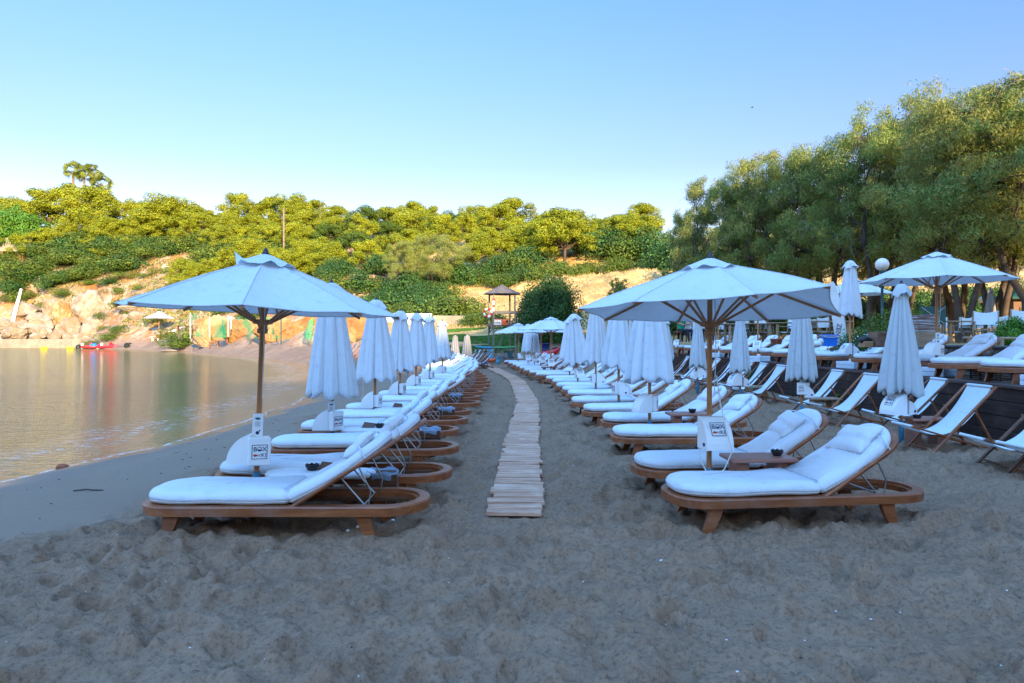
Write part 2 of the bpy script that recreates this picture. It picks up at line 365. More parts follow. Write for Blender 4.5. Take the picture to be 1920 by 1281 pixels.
# ------------------------------------------------------------------ mesh helpers
class MB:
    def __init__(s): s.v = []; s.f = []; s.m = []; s.s = []
    def add(s, V, Fs, sm=True, mi=0, T=None):
        b = len(s.v)
        if T is not None: V = [tuple(T @ Vector(p)) for p in V]
        s.v.extend([tuple(p) for p in V]); s.f.extend([tuple(i + b for i in f) for f in Fs])
        s.m.extend([mi] * len(Fs)); s.s.extend([sm] * len(Fs)); return s
    def box(s, c, d, bev=.004, rot=None, mi=0, T=None):
        hx, hy, hz = d[0] / 2, d[1] / 2, d[2] / 2; bev = min(bev, hx * .45, hy * .45, hz * .45)
        V = []; idx = {}
        for sx in (-1, 1):
            for sy in (-1, 1):
                for sz in (-1, 1):
                    for a in range(3):
                        q = [sx * hx, sy * hy, sz * hz]
                        for b in range(3):
                            if b != a: q[b] -= (sx, sy, sz)[b] * bev
                        idx[(sx, sy, sz, a)] = len(V); V.append(q)
        Fs = []
        for a in range(3):
            o = [b for b in range(3) if b != a]
            for sg in (-1, 1):
                def key(s1, s2):
                    k = [0, 0, 0]; k[a] = sg; k[o[0]] = s1; k[o[1]] = s2; return idx[(k[0], k[1], k[2], a)]
                Fs.append((key(-1, -1), key(1, -1), key(1, 1), key(-1, 1)))
            for s1 in (-1, 1):
                for s2 in (-1, 1):
                    def k2(e, ax):
                        k = [0, 0, 0]; k[a] = e; k[o[0]] = s1; k[o[1]] = s2; return idx[(k[0], k[1], k[2], ax)]
                    Fs.append((k2(-1, o[0]), k2(1, o[0]), k2(1, o[1]), k2(-1, o[1])))
        for sx in (-1, 1):
            for sy in (-1, 1):
                for sz in (-1, 1):
                    Fs.append((idx[(sx, sy, sz, 0)], idx[(sx, sy, sz, 1)], idx[(sx, sy, sz, 2)]))
        m = Matrix.Translation(c)
        if rot is not None: m = m @ (Euler(rot).to_matrix().to_4x4() if not isinstance(rot, Matrix) else rot)
        if T is not None: m = T @ m
        return s.add(V, Fs, False, mi, m)
    def bar(s, a, b, wd, ht, up=(0, 0, 1), bev=.003, mi=0, ext=0):
        a = Vector(a); b = Vector(b); d = b - a; L = d.length; x = d / L
        y = Vector(up).cross(x)
        if y.length < 1e-4: y = Vector((0, 1, 0)).cross(x)
        y.normalize(); z = x.cross(y)
        m = Matrix((x, y, z)).transposed().to_4x4()
        return s.box((a + b) / 2, (L + ext, wd, ht), bev, m, mi)
    def tube(s, P, rad, n=8, mi=0, cap=True, sm=True, T=None):
        P = [Vector(p) for p in P]; k = len(P)
        if not hasattr(rad, '__len__'): rad = [rad] * k
        V = []; prev = None
        for i, p in enumerate(P):
            t = (P[min(i + 1, k - 1)] - P[max(i - 1, 0)]).normalized()
            if prev is None:
                u = t.cross(Vector((0, 0, 1)))
                if u.length < .05: u = t.cross(Vector((0, 1, 0)))
                u.normalize()
            else:
                u = (prev - t * prev.dot(t)).normalized()
            prev = u; w_ = t.cross(u)
            for j in range(n):
                a = 2 * math.pi * j / n
                V.append(p + (u * math.cos(a) + w_ * math.sin(a)) * rad[i])
        Fs = []
        for i in range(k - 1):
            for j in range(n):
                Fs.append((i * n + j, i * n + (j + 1) % n, (i + 1) * n + (j + 1) % n, (i + 1) * n + j))
        s.add(V, Fs, sm, mi, T)
        if cap:
            s.add(V[:n], [tuple(range(n))[::-1]], False, mi, T); s.add(V[-n:], [tuple(range(n))], False, mi, T)
        return s
    def lathe(s, prof, n=16, mi=0, c=(0, 0, 0), sm=True):
        V = []; Fs = []
        for r, z in prof:
            for j in range(n):
                a = 2 * math.pi * j / n; V.append((c[0] + r * math.cos(a), c[1] + r * math.sin(a), c[2] + z))
        for i in range(len(prof) - 1):
            for j in range(n):
                Fs.append((i * n + j, i * n + (j + 1) % n, (i + 1) * n + (j + 1) % n, (i + 1) * n + j))
        return s.add(V, Fs, sm, mi)
    def loops(s, Ls, mi=0, sm=True, cap0=True, cap1=True, flip=False):
        n = len(Ls[0]); V = [p for L in Ls for p in L]; Fs = []
        for i in range(len(Ls) - 1):
            for j in range(n):
                q = (i * n + j, i * n + (j + 1) % n, (i + 1) * n + (j + 1) % n, (i + 1) * n + j)
                Fs.append(q[::-1] if flip else q)
        if cap0: Fs.append(tuple(range(n))[::-1])
        if cap1: Fs.append(tuple(range((len(Ls) - 1) * n, len(Ls) * n)))
        return s.add(V, Fs, sm, mi)
    def prism(s, poly, t, T=None, mi=0, sm=False):
        n = len(poly); V = [(x, -t / 2, z) for x, z in poly] + [(x, t / 2, z) for x, z in poly]
        Fs = [tuple(range(n)), tuple(range(n, 2 * n))[::-1]] + [(i, i + n, (i + 1) % n + n, (i + 1) % n) for i in range(n)]
        return s.add(V, Fs, sm, mi, T)
    def sphere(s, c, r, n=10, m=7, mi=0, rot=None):
        if not hasattr(r, '__len__'): r = (r, r, r)
        V = []; Fs = []
        for i in range(m + 1):
            p = math.pi * i / m
            for j in range(n):
                a = 2 * math.pi * j / n
                q = Vector((r[0] * math.sin(p) * math.cos(a), r[1] * math.sin(p) * math.sin(a), r[2] * math.cos(p)))
                if rot is not None: q = rot @ q
                V.append((c[0] + q.x, c[1] + q.y, c[2] + q.z))
        for i in range(m):
            for j in range(n):
                Fs.append((i * n + j, (i + 1) * n + j, (i + 1) * n + (j + 1) % n, i * n + (j + 1) % n))
        return s.add(V, Fs, True, mi)
    def mesh(s, name, mats):
        me = bpy.data.meshes.new(name); me.from_pydata(s.v, [], s.f)
        for m_ in (mats if isinstance(mats, (list, tuple)) else [mats]): me.materials.append(m_)
        me.polygons.foreach_set('use_smooth', s.s); me.polygons.foreach_set('material_index', s.m)
        me.update(); return me
    def build(s, name, mats, parent=None, loc=None):
        o = bpy.data.objects.new(name, s.mesh(name, mats)); COL.objects.link(o)
        if parent is not None: o.parent = parent
        if loc is not None: o.location = loc
        return o
def mesh_np(name, V, Q, mats, smooth=False, tri=False):
    me = bpy.data.meshes.new(name); V = np.asarray(V, np.float32); Q = np.asarray(Q, np.int32)
    k = Q.shape[1]
    me.vertices.add(len(V)); me.vertices.foreach_set('co', V.ravel())
    me.loops.add(Q.size); me.loops.foreach_set('vertex_index', Q.ravel())
    me.polygons.add(len(Q)); me.polygons.foreach_set('loop_start', np.arange(0, Q.size, k, dtype=np.int32))
    me.polygons.foreach_set('loop_total', np.full(len(Q), k, np.int32))
    me.polygons.foreach_set('use_smooth', np.full(len(Q), smooth))
    me.materials.append(mats); me.update(calc_edges=True); return me
def link(name, me, parent=None, loc=None):
    o = bpy.data.objects.new(name, me); COL.objects.link(o)
    if parent is not None: o.parent = parent
    if loc is not None: o.location = loc
    return o
def tag(o, label=None, cat=None, group=None, kind=None):
    if label: o['label'] = label
    if cat: o['category'] = cat
    if group: o['group'] = group
    if kind: o['kind'] = kind
    return o
def thing(name, label, cat, loc=(0, 0, 0), rz=0, group=None):
    o = bpy.data.objects.new(name, None); COL.objects.link(o); o.location = loc; o.rotation_euler = (0, 0, rz)
    return tag(o, label, cat, group)
def copy_tree(o, parent=None):
    c = o.copy(); COL.objects.link(c)
    if parent is not None: c.parent = parent
    for ch in [x for x in KIDS.get(o.name, [])]: copy_tree(ch, c)
    return c
KIDS = {}
def freeze(root):
    def rec(o):
        ch = [x for x in COL.objects if x.parent == o]
        KIDS[o.name] = ch
        for x in ch: rec(x)
    rec(root)
PLACED = set()
def place(proto, loc, rz=0, sc=None, label=None, group=None, tilt=None):
    if proto.name not in KIDS: freeze(proto)
    if proto.name not in PLACED: PLACED.add(proto.name); o = proto; kids = None; PROTO_FIRST.append((proto))
    else: o = copy_tree(proto)
    o.location = loc; o.rotation_euler = ((tilt[0], tilt[1], rz) if tilt else (0, 0, rz))
    if sc is not None: o.scale = sc if hasattr(sc, '__len__') else (sc, sc, sc)
    if label: o['label'] = label
    if group: o['group'] = group
    return o
PROTO_FIRST = []
ORD = ['nearest', 'second', 'third', 'fourth', 'fifth', 'sixth', 'seventh', 'eighth', 'ninth', 'tenth', 'eleventh', 'twelfth', 'thirteenth',
       'fourteenth', 'fifteenth', 'sixteenth', 'seventeenth', 'eighteenth', 'nineteenth', 'twentieth', 'twenty-first', 'twenty-second', 'twenty-third',
       'twenty-fourth', 'twenty-fifth', 'twenty-sixth', 'twenty-seventh', 'twenty-eighth', 'twenty-ninth', 'thirtieth', 'thirty-first', 'thirty-second',
       'thirty-third', 'thirty-fourth', 'thirty-fifth', 'thirty-sixth', 'thirty-seventh', 'thirty-eighth', 'thirty-ninth', 'fortieth']
for _t, _w in ((4, 'forty'), (5, 'fifty'), (6, 'sixty'), (7, 'seventy'), (8, 'eighty'), (9, 'ninety')):
    if _t > 4: ORD.append(_w[:-1] + 'ieth')
    for _u in ('first', 'second', 'third', 'fourth', 'fifth', 'sixth', 'seventh', 'eighth', 'ninth'): ORD.append(_w + '-' + _u)
def nth(i, first='nearest'): return first if i == 0 else ORD[i]

# ------------------------------------------------------------------ terrain
SHORE = [(-22, -12), (-14, -4), (-9.2, 0), (-7.4, 3), (-6.6, 6), (-6.2, 8.2), (-6.0, 9.1), (-5.9, 10.6), (-5.72, 12), (-5.65, 14.6), (-5.7, 16.7),
         (-6.0, 21), (-6.9, 25), (-9.3, 33.9), (-12.8, 43.5), (-20.7, 57.6), (-32, 73), (-56, 99), (-73, 112), (-92, 119), (-140, 123), (-260, 130)]
def shore_d(X, Y):
    X = np.asarray(X, float); Y = np.asarray(Y, float)
    best = np.full(X.shape, 1e9); sgn = np.ones(X.shape)
    for (x0, y0), (x1, y1) in zip(SHORE[:-1], SHORE[1:]):
        dx, dy = x1 - x0, y1 - y0; L = dx * dx + dy * dy
        t = np.clip(((X - x0) * dx + (Y - y0) * dy) / L, 0, 1)
        qx = X - x0 - t * dx; qy = Y - y0 - t * dy; d = np.hypot(qx, qy)
        cr = dx * qy - dy * qx
        m_ = d < best; best = np.where(m_, d, best); sgn = np.where(m_, np.where(cr > 0, -1, 1), sgn)
    return best * sgn + fbm(X * .45, Y * .45, 3, 91) * .45 * (1 - sstep(40, 60, Y))                                    # positive on land
CP = []
for x in (-5, 0, 4, 8): 
    for y in (-6, 5, 15, 25, 33): CP.append((x, y, 0.0))
for x in (13, 22, 36, 60):
    for y in (-6, 5, 15, 25, 34): CP.append((x, y, 1.33))
CP += [(-5, 42, .1), (0, 40, 0.0), (5, 41, .5), (10, 42, 1.3), (18, 42, 1.6), (30, 42, 2.0), (60, 42, 3)]
for px, py, Y in [(900, 655, 44), (900, 620, 56), (800, 640, 52), (700, 645, 50), (800, 603, 64), (930, 600, 64), (930, 560, 75), (930, 525, 85),
                  (950, 490, 98), (950, 455, 120), (1150, 600, 58), (1150, 560, 68), (1150, 515, 80), (1170, 480, 100), (1180, 455, 125),
                  (1300, 600, 55), (1400, 580, 60), (1600, 570, 60), (1900, 570, 60), (1400, 500, 90), (1700, 450, 100), (1900, 440, 100),
                  (1300, 470, 110), (1085, 472, 130), (700, 600, 70), (700, 560, 85), (700, 500, 105), (700, 455, 130), (700, 430, 160),
                  (850, 500, 100), (850, 450, 130), (850, 430, 160), (600, 600, 66), (600, 540, 90), (600, 490, 110), (600, 440, 135),
                  (400, 643, 88), (500, 645, 72), (590, 648, 60), (640, 645, 56), (400, 600, 90.5), (500, 600, 74.5), (590, 605, 62), (590, 652, 55), (560, 651, 60), (640, 652, 52), (530, 648, 66), (450, 646, 78), (350, 645, 92), (545, 647, 65.5), (620, 648, 57), (680, 648, 52), (450, 648, 72), (500, 649, 64), (560, 650, 58.5), (600, 651, 54.5), (640, 650.5, 53.2), (400, 646, 81), (360, 646, 90), (425, 647, 76), (475, 648, 68), (520, 649, 62), (660, 649, 53.5),
                  (298, 636, 102), (300, 600, 108), (400, 560, 104), (500, 560, 95), (300, 530, 118), (300, 490, 128), (300, 455, 140),
                  (150, 640, 116), (150, 590, 120), (150, 530, 126), (150, 480, 134), (150, 447, 142), (0, 640, 121), (0, 580, 124), (0, 520, 130),
                  (0, 470, 138), (0, 450, 142), (450, 500, 118), (450, 450, 140), (-300, 640, 124), (-300, 520, 135), (-300, 450, 150),
                  (-900, 640, 130), (-900, 500, 145)]:
    CP.append((WX(px, Y), Y, WZ(py, Y)))
CP += [(-140, 190, 24), (-60, 190, 27), (0, 190, 27), (60, 180, 24), (140, 180, 22), (-200, 300, 20), (0, 300, 22), (200, 300, 20), (200, 60, 8), (200, -20, 6)]
CP = np.array(CP)
_D = np.hypot(CP[:, None, 0] - CP[None, :, 0], CP[:, None, 1] - CP[None, :, 1])
_A = np.zeros((len(CP) + 1,) * 2); _A[:-1, :-1] = _D; _A[-1, :-1] = 1; _A[:-1, -1] = 1
_W = np.linalg.solve(_A, np.append(CP[:, 2], 0))
def terrain(X, Y):
    X = np.asarray(X, float); Y = np.asarray(Y, float); sh = X.shape; x = X.ravel(); y = Y.ravel()
    z = np.empty(x.shape)
    for a in range(0, len(x), 20000):
        b = slice(a, a + 20000)
        z[b] = np.hypot(x[b, None] - CP[None, :, 0], y[b, None] - CP[None, :, 1]) @ _W[:-1] + _W[-1]
    z = z.reshape(sh)
    flat = (1 - sstep(30, 37, Y)) * (1 - sstep(9.9, 10.15, X)); z = z * (1 - flat)
    upper = (1 - sstep(34, 40, Y)) * sstep(9.95, 10.15, X); z = z * (1 - upper) + 1.33 * upper
    hill = sstep(1.6, 5, z) * (1 - upper)
    z = z + hill * (fbm(X * .09, Y * .09, 4, 3) * 2.0 + fbm(X * .5, Y * .5, 4, 9) * .7)
    d = shore_d(X, Y)
    k = 1 - (1 - np.clip(d / 2.6, 0, 1)) ** 2
    z = np.where(d > 0, -.25 + (z + .25) * k, -.25 + np.maximum(d, -14) * .10)
    return z
def tz(x, y): return float(terrain(np.array([x]), np.array([y]))[0])

def grid_mesh(name, X, Y, Z, m_, smooth=True):
    r, c = X.shape; V = np.stack([X, Y, Z], -1).reshape(-1, 3)
    i = np.arange(r * c).reshape(r, c)
    Q = np.stack([i[:-1, :-1], i[:-1, 1:], i[1:, 1:], i[1:, :-1]], -1).reshape(-1, 4)
    return mesh_np(name, V, Q, m_, smooth)
def attr(me, name, vals):
    a = me.attributes.new(name, 'FLOAT', 'POINT'); a.data.foreach_set('value', np.asarray(vals, np.float32).ravel())

# far ground sheet
gx = np.unique(np.concatenate([np.linspace(-900, -150, 16), np.arange(-150, -60, 1.6), np.arange(-60, 30, .7), [9.9, 9.96, 10.02, 10.1, 10.16], np.arange(30, 110, 1.5), np.linspace(110, 900, 16)]))
gy = np.unique(np.concatenate([np.linspace(-40, 30, 24), np.arange(30, 145, .7), np.arange(145, 200, 2.5), np.linspace(200, 900, 14)]))
GX, GY = np.meshgrid(gx, gy)
GZ = terrain(GX, GY)
under = (GX < 9.9) & (GY < 46) & (GX > -30)
GZ = np.where(under, GZ - .35 * (1 - sstep(42, 46, GY)), GZ)
tag(link('ground', grid_mesh('ground', GX, GY, GZ, M['ground'])), kind='structure')

# beach: a fan of rows that get longer spaced with distance, with footprints and hollows
def sand_detail(X, Y, wet):
    rough = 1 - wet
    a = fbm(X * 1.9, Y * 1.9, 2, 21) * .034 + fbm(X * 5.0, Y * 6.0, 2, 31) * .052 + fbm(X * 13, Y * 15, 1, 41) * .008
    rdg = 1 - np.abs(fbm(X * 3.1 + 5, Y * 3.9, 2, 51)); a = a + (rdg ** 3 - .5) * .045; a = a - np.abs(fbm(X * 6.5, Y * 9, 2, 61)) * .022
    return a * rough + fbm(X * .7, Y * .7, 2, 5) * .012
rows = 560; cols = 620
t = np.linspace(0, 1, rows); yy = 1.2 * (49 / 1.2) ** t - 0.4
u = np.linspace(-1, 1, cols); u = np.sign(u) * np.abs(u) ** 1.0
YY, UU = np.meshgrid(yy, u, indexing='ij')
XX = UU * (YY * .86 + 2.6) + 0.0
XX = np.clip(XX, -46, 9.92)
ZZ = terrain(XX, YY)
DD = shore_d(XX, YY)
edge_n = fbm(XX * .8, YY * .8, 3, 77) * .5
bnd = np.interp(YY, [0, 4, 6, 7.5, 9, 12, 20, 30, 48], [2.9, 3.4, 3.3, 2.75, 2.35, 2.1, 2.3, 2.6, 3.0])
wet = 1 - sstep(bnd - .35, bnd + .35, DD + edge_n)
soak = (1 - sstep(.25, 1.3, DD + fbm(XX * .6, YY * .6, 2, 78) * .5)) * .8
FZ = sand_detail(XX, YY, wet)
# individual footprints and scuffs
pits = [(rnd.uniform(-4.0, 7), rnd.uniform(2.3, 17), rnd.uniform(.035, .12), rnd.uniform(.022, .062), rnd.uniform(0, 3.14)) for _ in range(2600)]
pits += [(rnd.uniform(-3.6, 5), rnd.uniform(2.3, 9), rnd.uniform(.018, .045), rnd.uniform(.010, .026), rnd.uniform(0, 3.14)) for _ in range(2600)]
for px_, py_, r_, dp, an in pits:
    m_ = (np.abs(YY[:, 0] - py_) < r_ * 3.2)
    if not m_.any(): continue
    i0, i1 = np.where(m_)[0][[0, -1]]
    xs = XX[i0:i1 + 1]; ys = YY[i0:i1 + 1]
    du = (xs - px_) * math.cos(an) + (ys - py_) * math.sin(an); dv = -(xs - px_) * math.sin(an) + (ys - py_) * math.cos(an)
    q = (du / (r_ * 1.7)) ** 2 + (dv / r_) ** 2
    FZ[i0:i1 + 1] += (-dp * np.exp(-q * 1.6) + dp * .5 * np.exp(-(np.sqrt(q) - 1.35) ** 2 * 9)) * (1 - wet[i0:i1 + 1])
inside = (XX > 7.28)
_pc = np.interp(YY, [5.87, 7.4, 9.1, 10.6, 14.6, 18.4, 23, 26, 35.4, 38.9], [.03, .04, .12, .19, .44, .36, .22, -.05, -1.26, -1.75])
FZ = np.where((np.abs(XX - _pc) < .36) & (YY > 5.6), np.clip(FZ, -.02, .012), FZ)
FZ = np.where(inside, 0, FZ)
ZS = ZZ + FZ
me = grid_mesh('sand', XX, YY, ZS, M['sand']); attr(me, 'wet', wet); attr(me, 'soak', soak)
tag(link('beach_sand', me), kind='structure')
def sz(x, y):
    i = int(np.clip(np.searchsorted(yy, y), 1, rows - 1)); j = int(np.argmin(np.abs(XX[i] - x))); return float(ZS[i, j])

# water
ty = np.concatenate([np.linspace(-30, 2, 12), 2.2 + (np.linspace(0, 1, 420) ** 2.0) * 150])
tx = -5.0 - (np.linspace(0, 1, 360) ** 2.2) * 500
TX, TY = np.meshgrid(tx, ty)
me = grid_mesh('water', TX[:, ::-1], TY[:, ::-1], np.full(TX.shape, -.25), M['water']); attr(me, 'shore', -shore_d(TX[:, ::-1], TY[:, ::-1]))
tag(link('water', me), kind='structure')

# unseen ridge assumed behind the camera, its profile shaped to shade the beach
hx = np.arange(-260, 261, 4.0); hy = np.arange(-190, -44, 4.0)
HXX, HYY = np.meshgrid(hx, hy)
prof = np.interp(HXX, [-260, -120, -60, -20, 10, 34, 42, 48, 52, 57.5, 60, 66, 80, 120, 260], [20, 23, 22, 23, 25, 27, 28.5, 31, 36, 35, 26, 22.5, 22.5, 31, 30])
HZZ = prof * 1.235 * sstep(-46, -78, HYY) * (1 - .5 * sstep(-120, -190, HYY)) + fbm(HXX * .05, HYY * .05, 4, 8) * 2.0 - 1.0
tag(link('hill', grid_mesh('hill', HXX, HYY, HZZ, M['ground'])), kind='structure')
def hz(x, y):
    return float(np.interp(x, hx, HZZ[int(np.clip(round((y + 190) / 4), 0, len(hy) - 1))]))

# ------------------------------------------------------------------ sun loungers
def outline(x0, x1, w_, rf, rh, o=0, n=9):
    """closed outline of a slab with rounded corners, inset by o"""
    P = []
    def arc(cx, cy, r, a0, a1):
        r = max(r - o, .004)
        for k in range(n):
            a = a0 + (a1 - a0) * k / (n - 1); P.append((cx + r * math.cos(a), cy + r * math.sin(a)))
    arc(x0 + rf, -(w_ - rf), rf, math.pi, math.pi * 1.5)
    arc(x1 - rh, -(w_ - rh), rh, math.pi * 1.5, math.pi * 2)
    arc(x1 - rh, (w_ - rh), rh, 0, math.pi / 2)
    arc(x0 + rf, (w_ - rf), rf, math.pi / 2, math.pi)
    # straight sides get extra points so cloth can bulge and the mapping can bend
    Q = []
    for i, p in enumerate(P):
        q = P[(i + 1) % len(P)]; Q.append(p); d = math.hypot(q[0] - p[0], q[1] - p[1])
        if i % n == n - 1:
            for k in range(1, 8): Q.append((p[0] + (q[0] - p[0]) * k / 8, p[1] + (q[1] - p[1]) * k / 8))
    return Q
def slab(x0, x1, w_, rf, rh, prof, fn=None, wob=0, seed=0):
    L = []
    for o, z in prof:
        ring = []
        for x, y in outline(x0, x1, w_, rf, rh, o):
            k = mnoise.noise(Vector((x * 4 + seed, y * 4, z * 9))) * wob
            p = (x, y, z + (k if z > .05 else 0)); p = (p[0], p[1] * (1 + k * .6), p[2])
            ring.append(fn(p) if fn else p)
        L.append(ring)
    mb = MB(); mb.loops(L); return mb
FT = .28                                     # frame top
HX = 1.20
BACK = [35.5]
def back_fn(p, th=None, soft=True):
    th = R(BACK[0])
    s_, y, h = p
    a = th
    bow = .035 * math.sin(min(max(s_, 0) / .9, 1) * math.pi) if soft else 0
    cx = HX + s_ * math.cos(a) + bow * math.sin(a); cz = FT - .005 + s_ * math.sin(a) - bow * math.cos(a)
    return (cx - h * math.sin(a), y, cz + h * math.cos(a))
PROF = [(.05, 0), (.014, .010), (.002, .028), (.000, .034), (.004, .037), (-.002, .042), (-.004, .06), (.004, .085), (.02, .105), (.055, .118), (.12, .124), (.2, .128), (.26, .129)]

def make_lounger(v, label):
    BACK[0] = (32.5, 34.0, 32.0)[v]
    rt = thing('sun_lounger', label, 'sun lounger', group='round-ended teak sun loungers')
    # oval ring frame: outer rail with an inner rebate
    prof = [(.0, .205), (-.002, FT - .012), (.006, FT), (.085, FT), (.088, FT - .022), (.112, FT - .024), (.114, .21), (.06, .2)]
    Ls = []
    for o, z in prof: Ls.append([(x, y, z) for x, y in outline(0, 2.25, .355, .27, .35, o, 13)])
    mb = MB(); mb.loops(Ls + [Ls[0]], cap0=False, cap1=False, sm=False, flip=True); mb.build('frame', M['teak'], rt)
    sb = MB()
    for k in range(9): sb.box((.17 + k * .122, 0, FT - .045), (.085, .50, .02), .003)
    sb.box((1.1, -.2, FT - .07), (1.9, .03, .03)); sb.box((1.1, .2, FT - .07), (1.9, .03, .03))
    sb.build('slat_base', M['teak_dark'], rt)
    for sx, x in ((-1, .30), (1, 1.78)):
        for sy in (-1, 1):
            pts = []
            for k in range(9):
                q = k / 8; z = .215 * (1 - q) ; bend = (q ** 1.8) * .075
                pts.append((x + sx * bend, z, .060 - .022 * q))
            poly = [(a - h_, z) for a, z, h_ in pts] + [(a + h_, z) for a, z, h_ in reversed(pts)]
            if v == 1: pass
            lg = MB(); lg.prism(poly, .045, Matrix.Translation((0, sy * .30, 0))); lg.build('leg', M['teak'], rt)
    slab(.035, HX + .005, .322, .26, .05, [(o, FT + .002 + z * .88) for o, z in PROF], None, .012, v * 7.3).build('mattress', M['mattress'], rt)
    fr = slab(-.03, .93, .335, .03, .30, [(.0, -.034), (0, -.006), (.02, -.004)], lambda p: back_fn((p[0], p[1], p[2]), soft=False), 0)
    fr.build('backrest_frame', M['teak'], rt)
    bc = slab(.01, .885, .318, .05, .29, [(o, z * .86) for o, z in PROF], back_fn, .012, v * 3.1 + 2).build('back_cushion', M['mattress'], rt)
    # slack fold of cover with its tie near the head
    tb = MB(); tb.tube([back_fn((.70, -.33, .02)), back_fn((.70, -.30, .13)), back_fn((.73, -.1, .146)), back_fn((.75, .12, .146)), back_fn((.74, .30, .13)), back_fn((.74, .33, .02))], .006, 6)
    tb.build('strap', M['canvas'], bc)
    st = MB()
    for sy in (-1, 1):
        a = Vector(back_fn((.42, sy * .2, -.02), soft=False)); b = Vector((HX + .56, sy * .2, FT - .02))
        st.tube([a, b], .0075, 6)
        c = Vector(back_fn((.60, sy * .24, -.02), soft=False)); d = c + Vector((.10, 0, -.20))
        st.tube([c, d, Vector((HX + .60, sy * .24, FT - .02))], .0065, 6)
    st.tube([(HX + .56, -.26, FT - .02), (HX + .56, .26, FT - .02)], .007, 6)
    st.build('back_stay', M['metal'], rt)
    # small pillow with pinched corners
    px, pw, so = ((.62, .225, -.03), (.57, .22, .02), (.64, .21, -.03))[v % 3]
    V = []; n = 14
    tw = (0.10, -.14, .22)[v % 3]
    for sgn in (1, -1):
        for i in range(n + 1):
            for j in range(n + 1):
                a = -1 + 2 * i / n; b = -1 + 2 * j / n
                pin = 1 - .10 * (a * a) * (1 - b * b) - 0
                th_ = (max(0, (1 - a ** 4) * (1 - b ** 4))) ** .55 * .048 + .004
                x = a * .150 * (1 - .08 * (1 - b * b) * abs(a)); y = b * pw * (1 - .07 * (1 - a * a) * abs(b))
                k = mnoise.noise(Vector((x * 9 + v, y * 9, sgn))) * .006
                xr = x * math.cos(tw) - y * math.sin(tw); yr = x * math.sin(tw) + y * math.cos(tw)
                V.append(back_fn((px + xr, so + yr, .142 + sgn * th_ + k - (.02 if a < 0 else 0))))
    Fs = []; m_ = (n + 1) ** 2
    for i in range(n):
        for j in range(n):
            q = (i * (n + 1) + j, (i + 1) * (n + 1) + j, (i + 1) * (n + 1) + j + 1, i * (n + 1) + j + 1)
            Fs.append(q); Fs.append(tuple(x + m_ for x in q[::-1]))
    for i in range(n):
        for e in ((i, i + 1), (n * (n + 1) + i + 1, n * (n + 1) + i)): Fs.append((e[0], e[1], e[1] + m_, e[0] + m_))
        for e in (((i + 1) * (n + 1), i * (n + 1)), (i * (n + 1) + n, (i + 1) * (n + 1) + n)): Fs.append((e[0], e[1], e[1] + m_, e[0] + m_))
    pl = MB(); pl.add(V, Fs, True); pl.build('pillow', M['mattress'], rt)
    return rt
loungers = [make_lounger(i, 'x') for i in range(3)]
lc = [0]
def put_lounger(x_head, Y, rz, label, z=None, group='round-ended teak sun loungers', v=None, sink=.025):
    """x_head: world x of the ring end; Y: centre line"""
    v = lc[0] % 3 if v is None else v; lc[0] += 1
    x = x_head - 2.25 * math.cos(rz); y = Y - 1.1 * math.sin(rz)
    if z is None: z = tz(x + 1.1, Y) - sink
    return place(loungers[v], (x, y, z), rz, None, label, group)

LEFT = [(806, 5.55), (847, 6.70), (861, 8.2), (861, 9.7), (878, 10.95), (883, 12.2), (902, 13.7), (900, 15.0), (906, 16.3), (915, 17.5), (919, 18.9),
        (919, 20.3), (914, 22.0), (911, 23.5), (905, 25), (899, 26.5), (893, 28), (887, 29.5), (881, 31), (874, 32.6)]
for i, (px, Y) in enumerate(LEFT):
    put_lounger(WX(px, Y), Y, R(rnd.uniform(-2.4, 2.4)) if i else 0,
                nth(i) + ' white sun lounger in the row along the water, counted from the camera', group='sun loungers in the row along the water', v=(2, 0, 1)[i % 3])
RIGHT = [(1242, 5.87, 5.5), (1185, 7.0, 5), (1145, 9.1, 2), (1127, 10.6, 2), (1091, 12.1, 1), (1069, 13.6, 1), (1062, 15.3, 0), (1052, 16.5, 0), (1041, 17.8, 0), (1034, 19.4, 0),
         (1022, 20.9, 0), (1003, 23.0, -2), (991, 24.4, -2), (981, 26, -2), (973, 27.8, -3), (966, 29.4, -3), (960, 31.2, -3), (952, 33, -3), (944, 35, -3)]
for i, (px, Y, a) in enumerate(RIGHT):
    put_lounger(WX(px, Y) + 2.25 * math.cos(R(a)), Y, R(a + rnd.uniform(-1.3, 1.3)),
                nth(i) + ' white sun lounger in the row right of the walkway, counted from the camera', group='sun loungers right of the walkway', v=(0, 1, 2)[i % 3])
TER = [10.72, 12.0, 13.3, 14.75, 16.4, 17.7, 19.1, 20.5, 22.0, 23.4, 24.9, 26.4, 28.0, 29.6]
TX0 = [7.42, 7.40, 7.42, 7.40, 7.32, 7.3, 7.3, 7.2, 7.2, 7.15, 7.1, 7.1, 7.05, 7.05]
for i, (Y, x0) in enumerate(zip(TER, TX0)):
    put_lounger(x0 + 2.25, Y, 0, nth(i) + ' white lounger on the raised terrace, counted from the right edge of the photo' if i else
                'white cushioned lounger on the raised terrace, cut off by the right edge of the photo', z=.80, group='sun loungers on the raised terrace', v=i % 3)

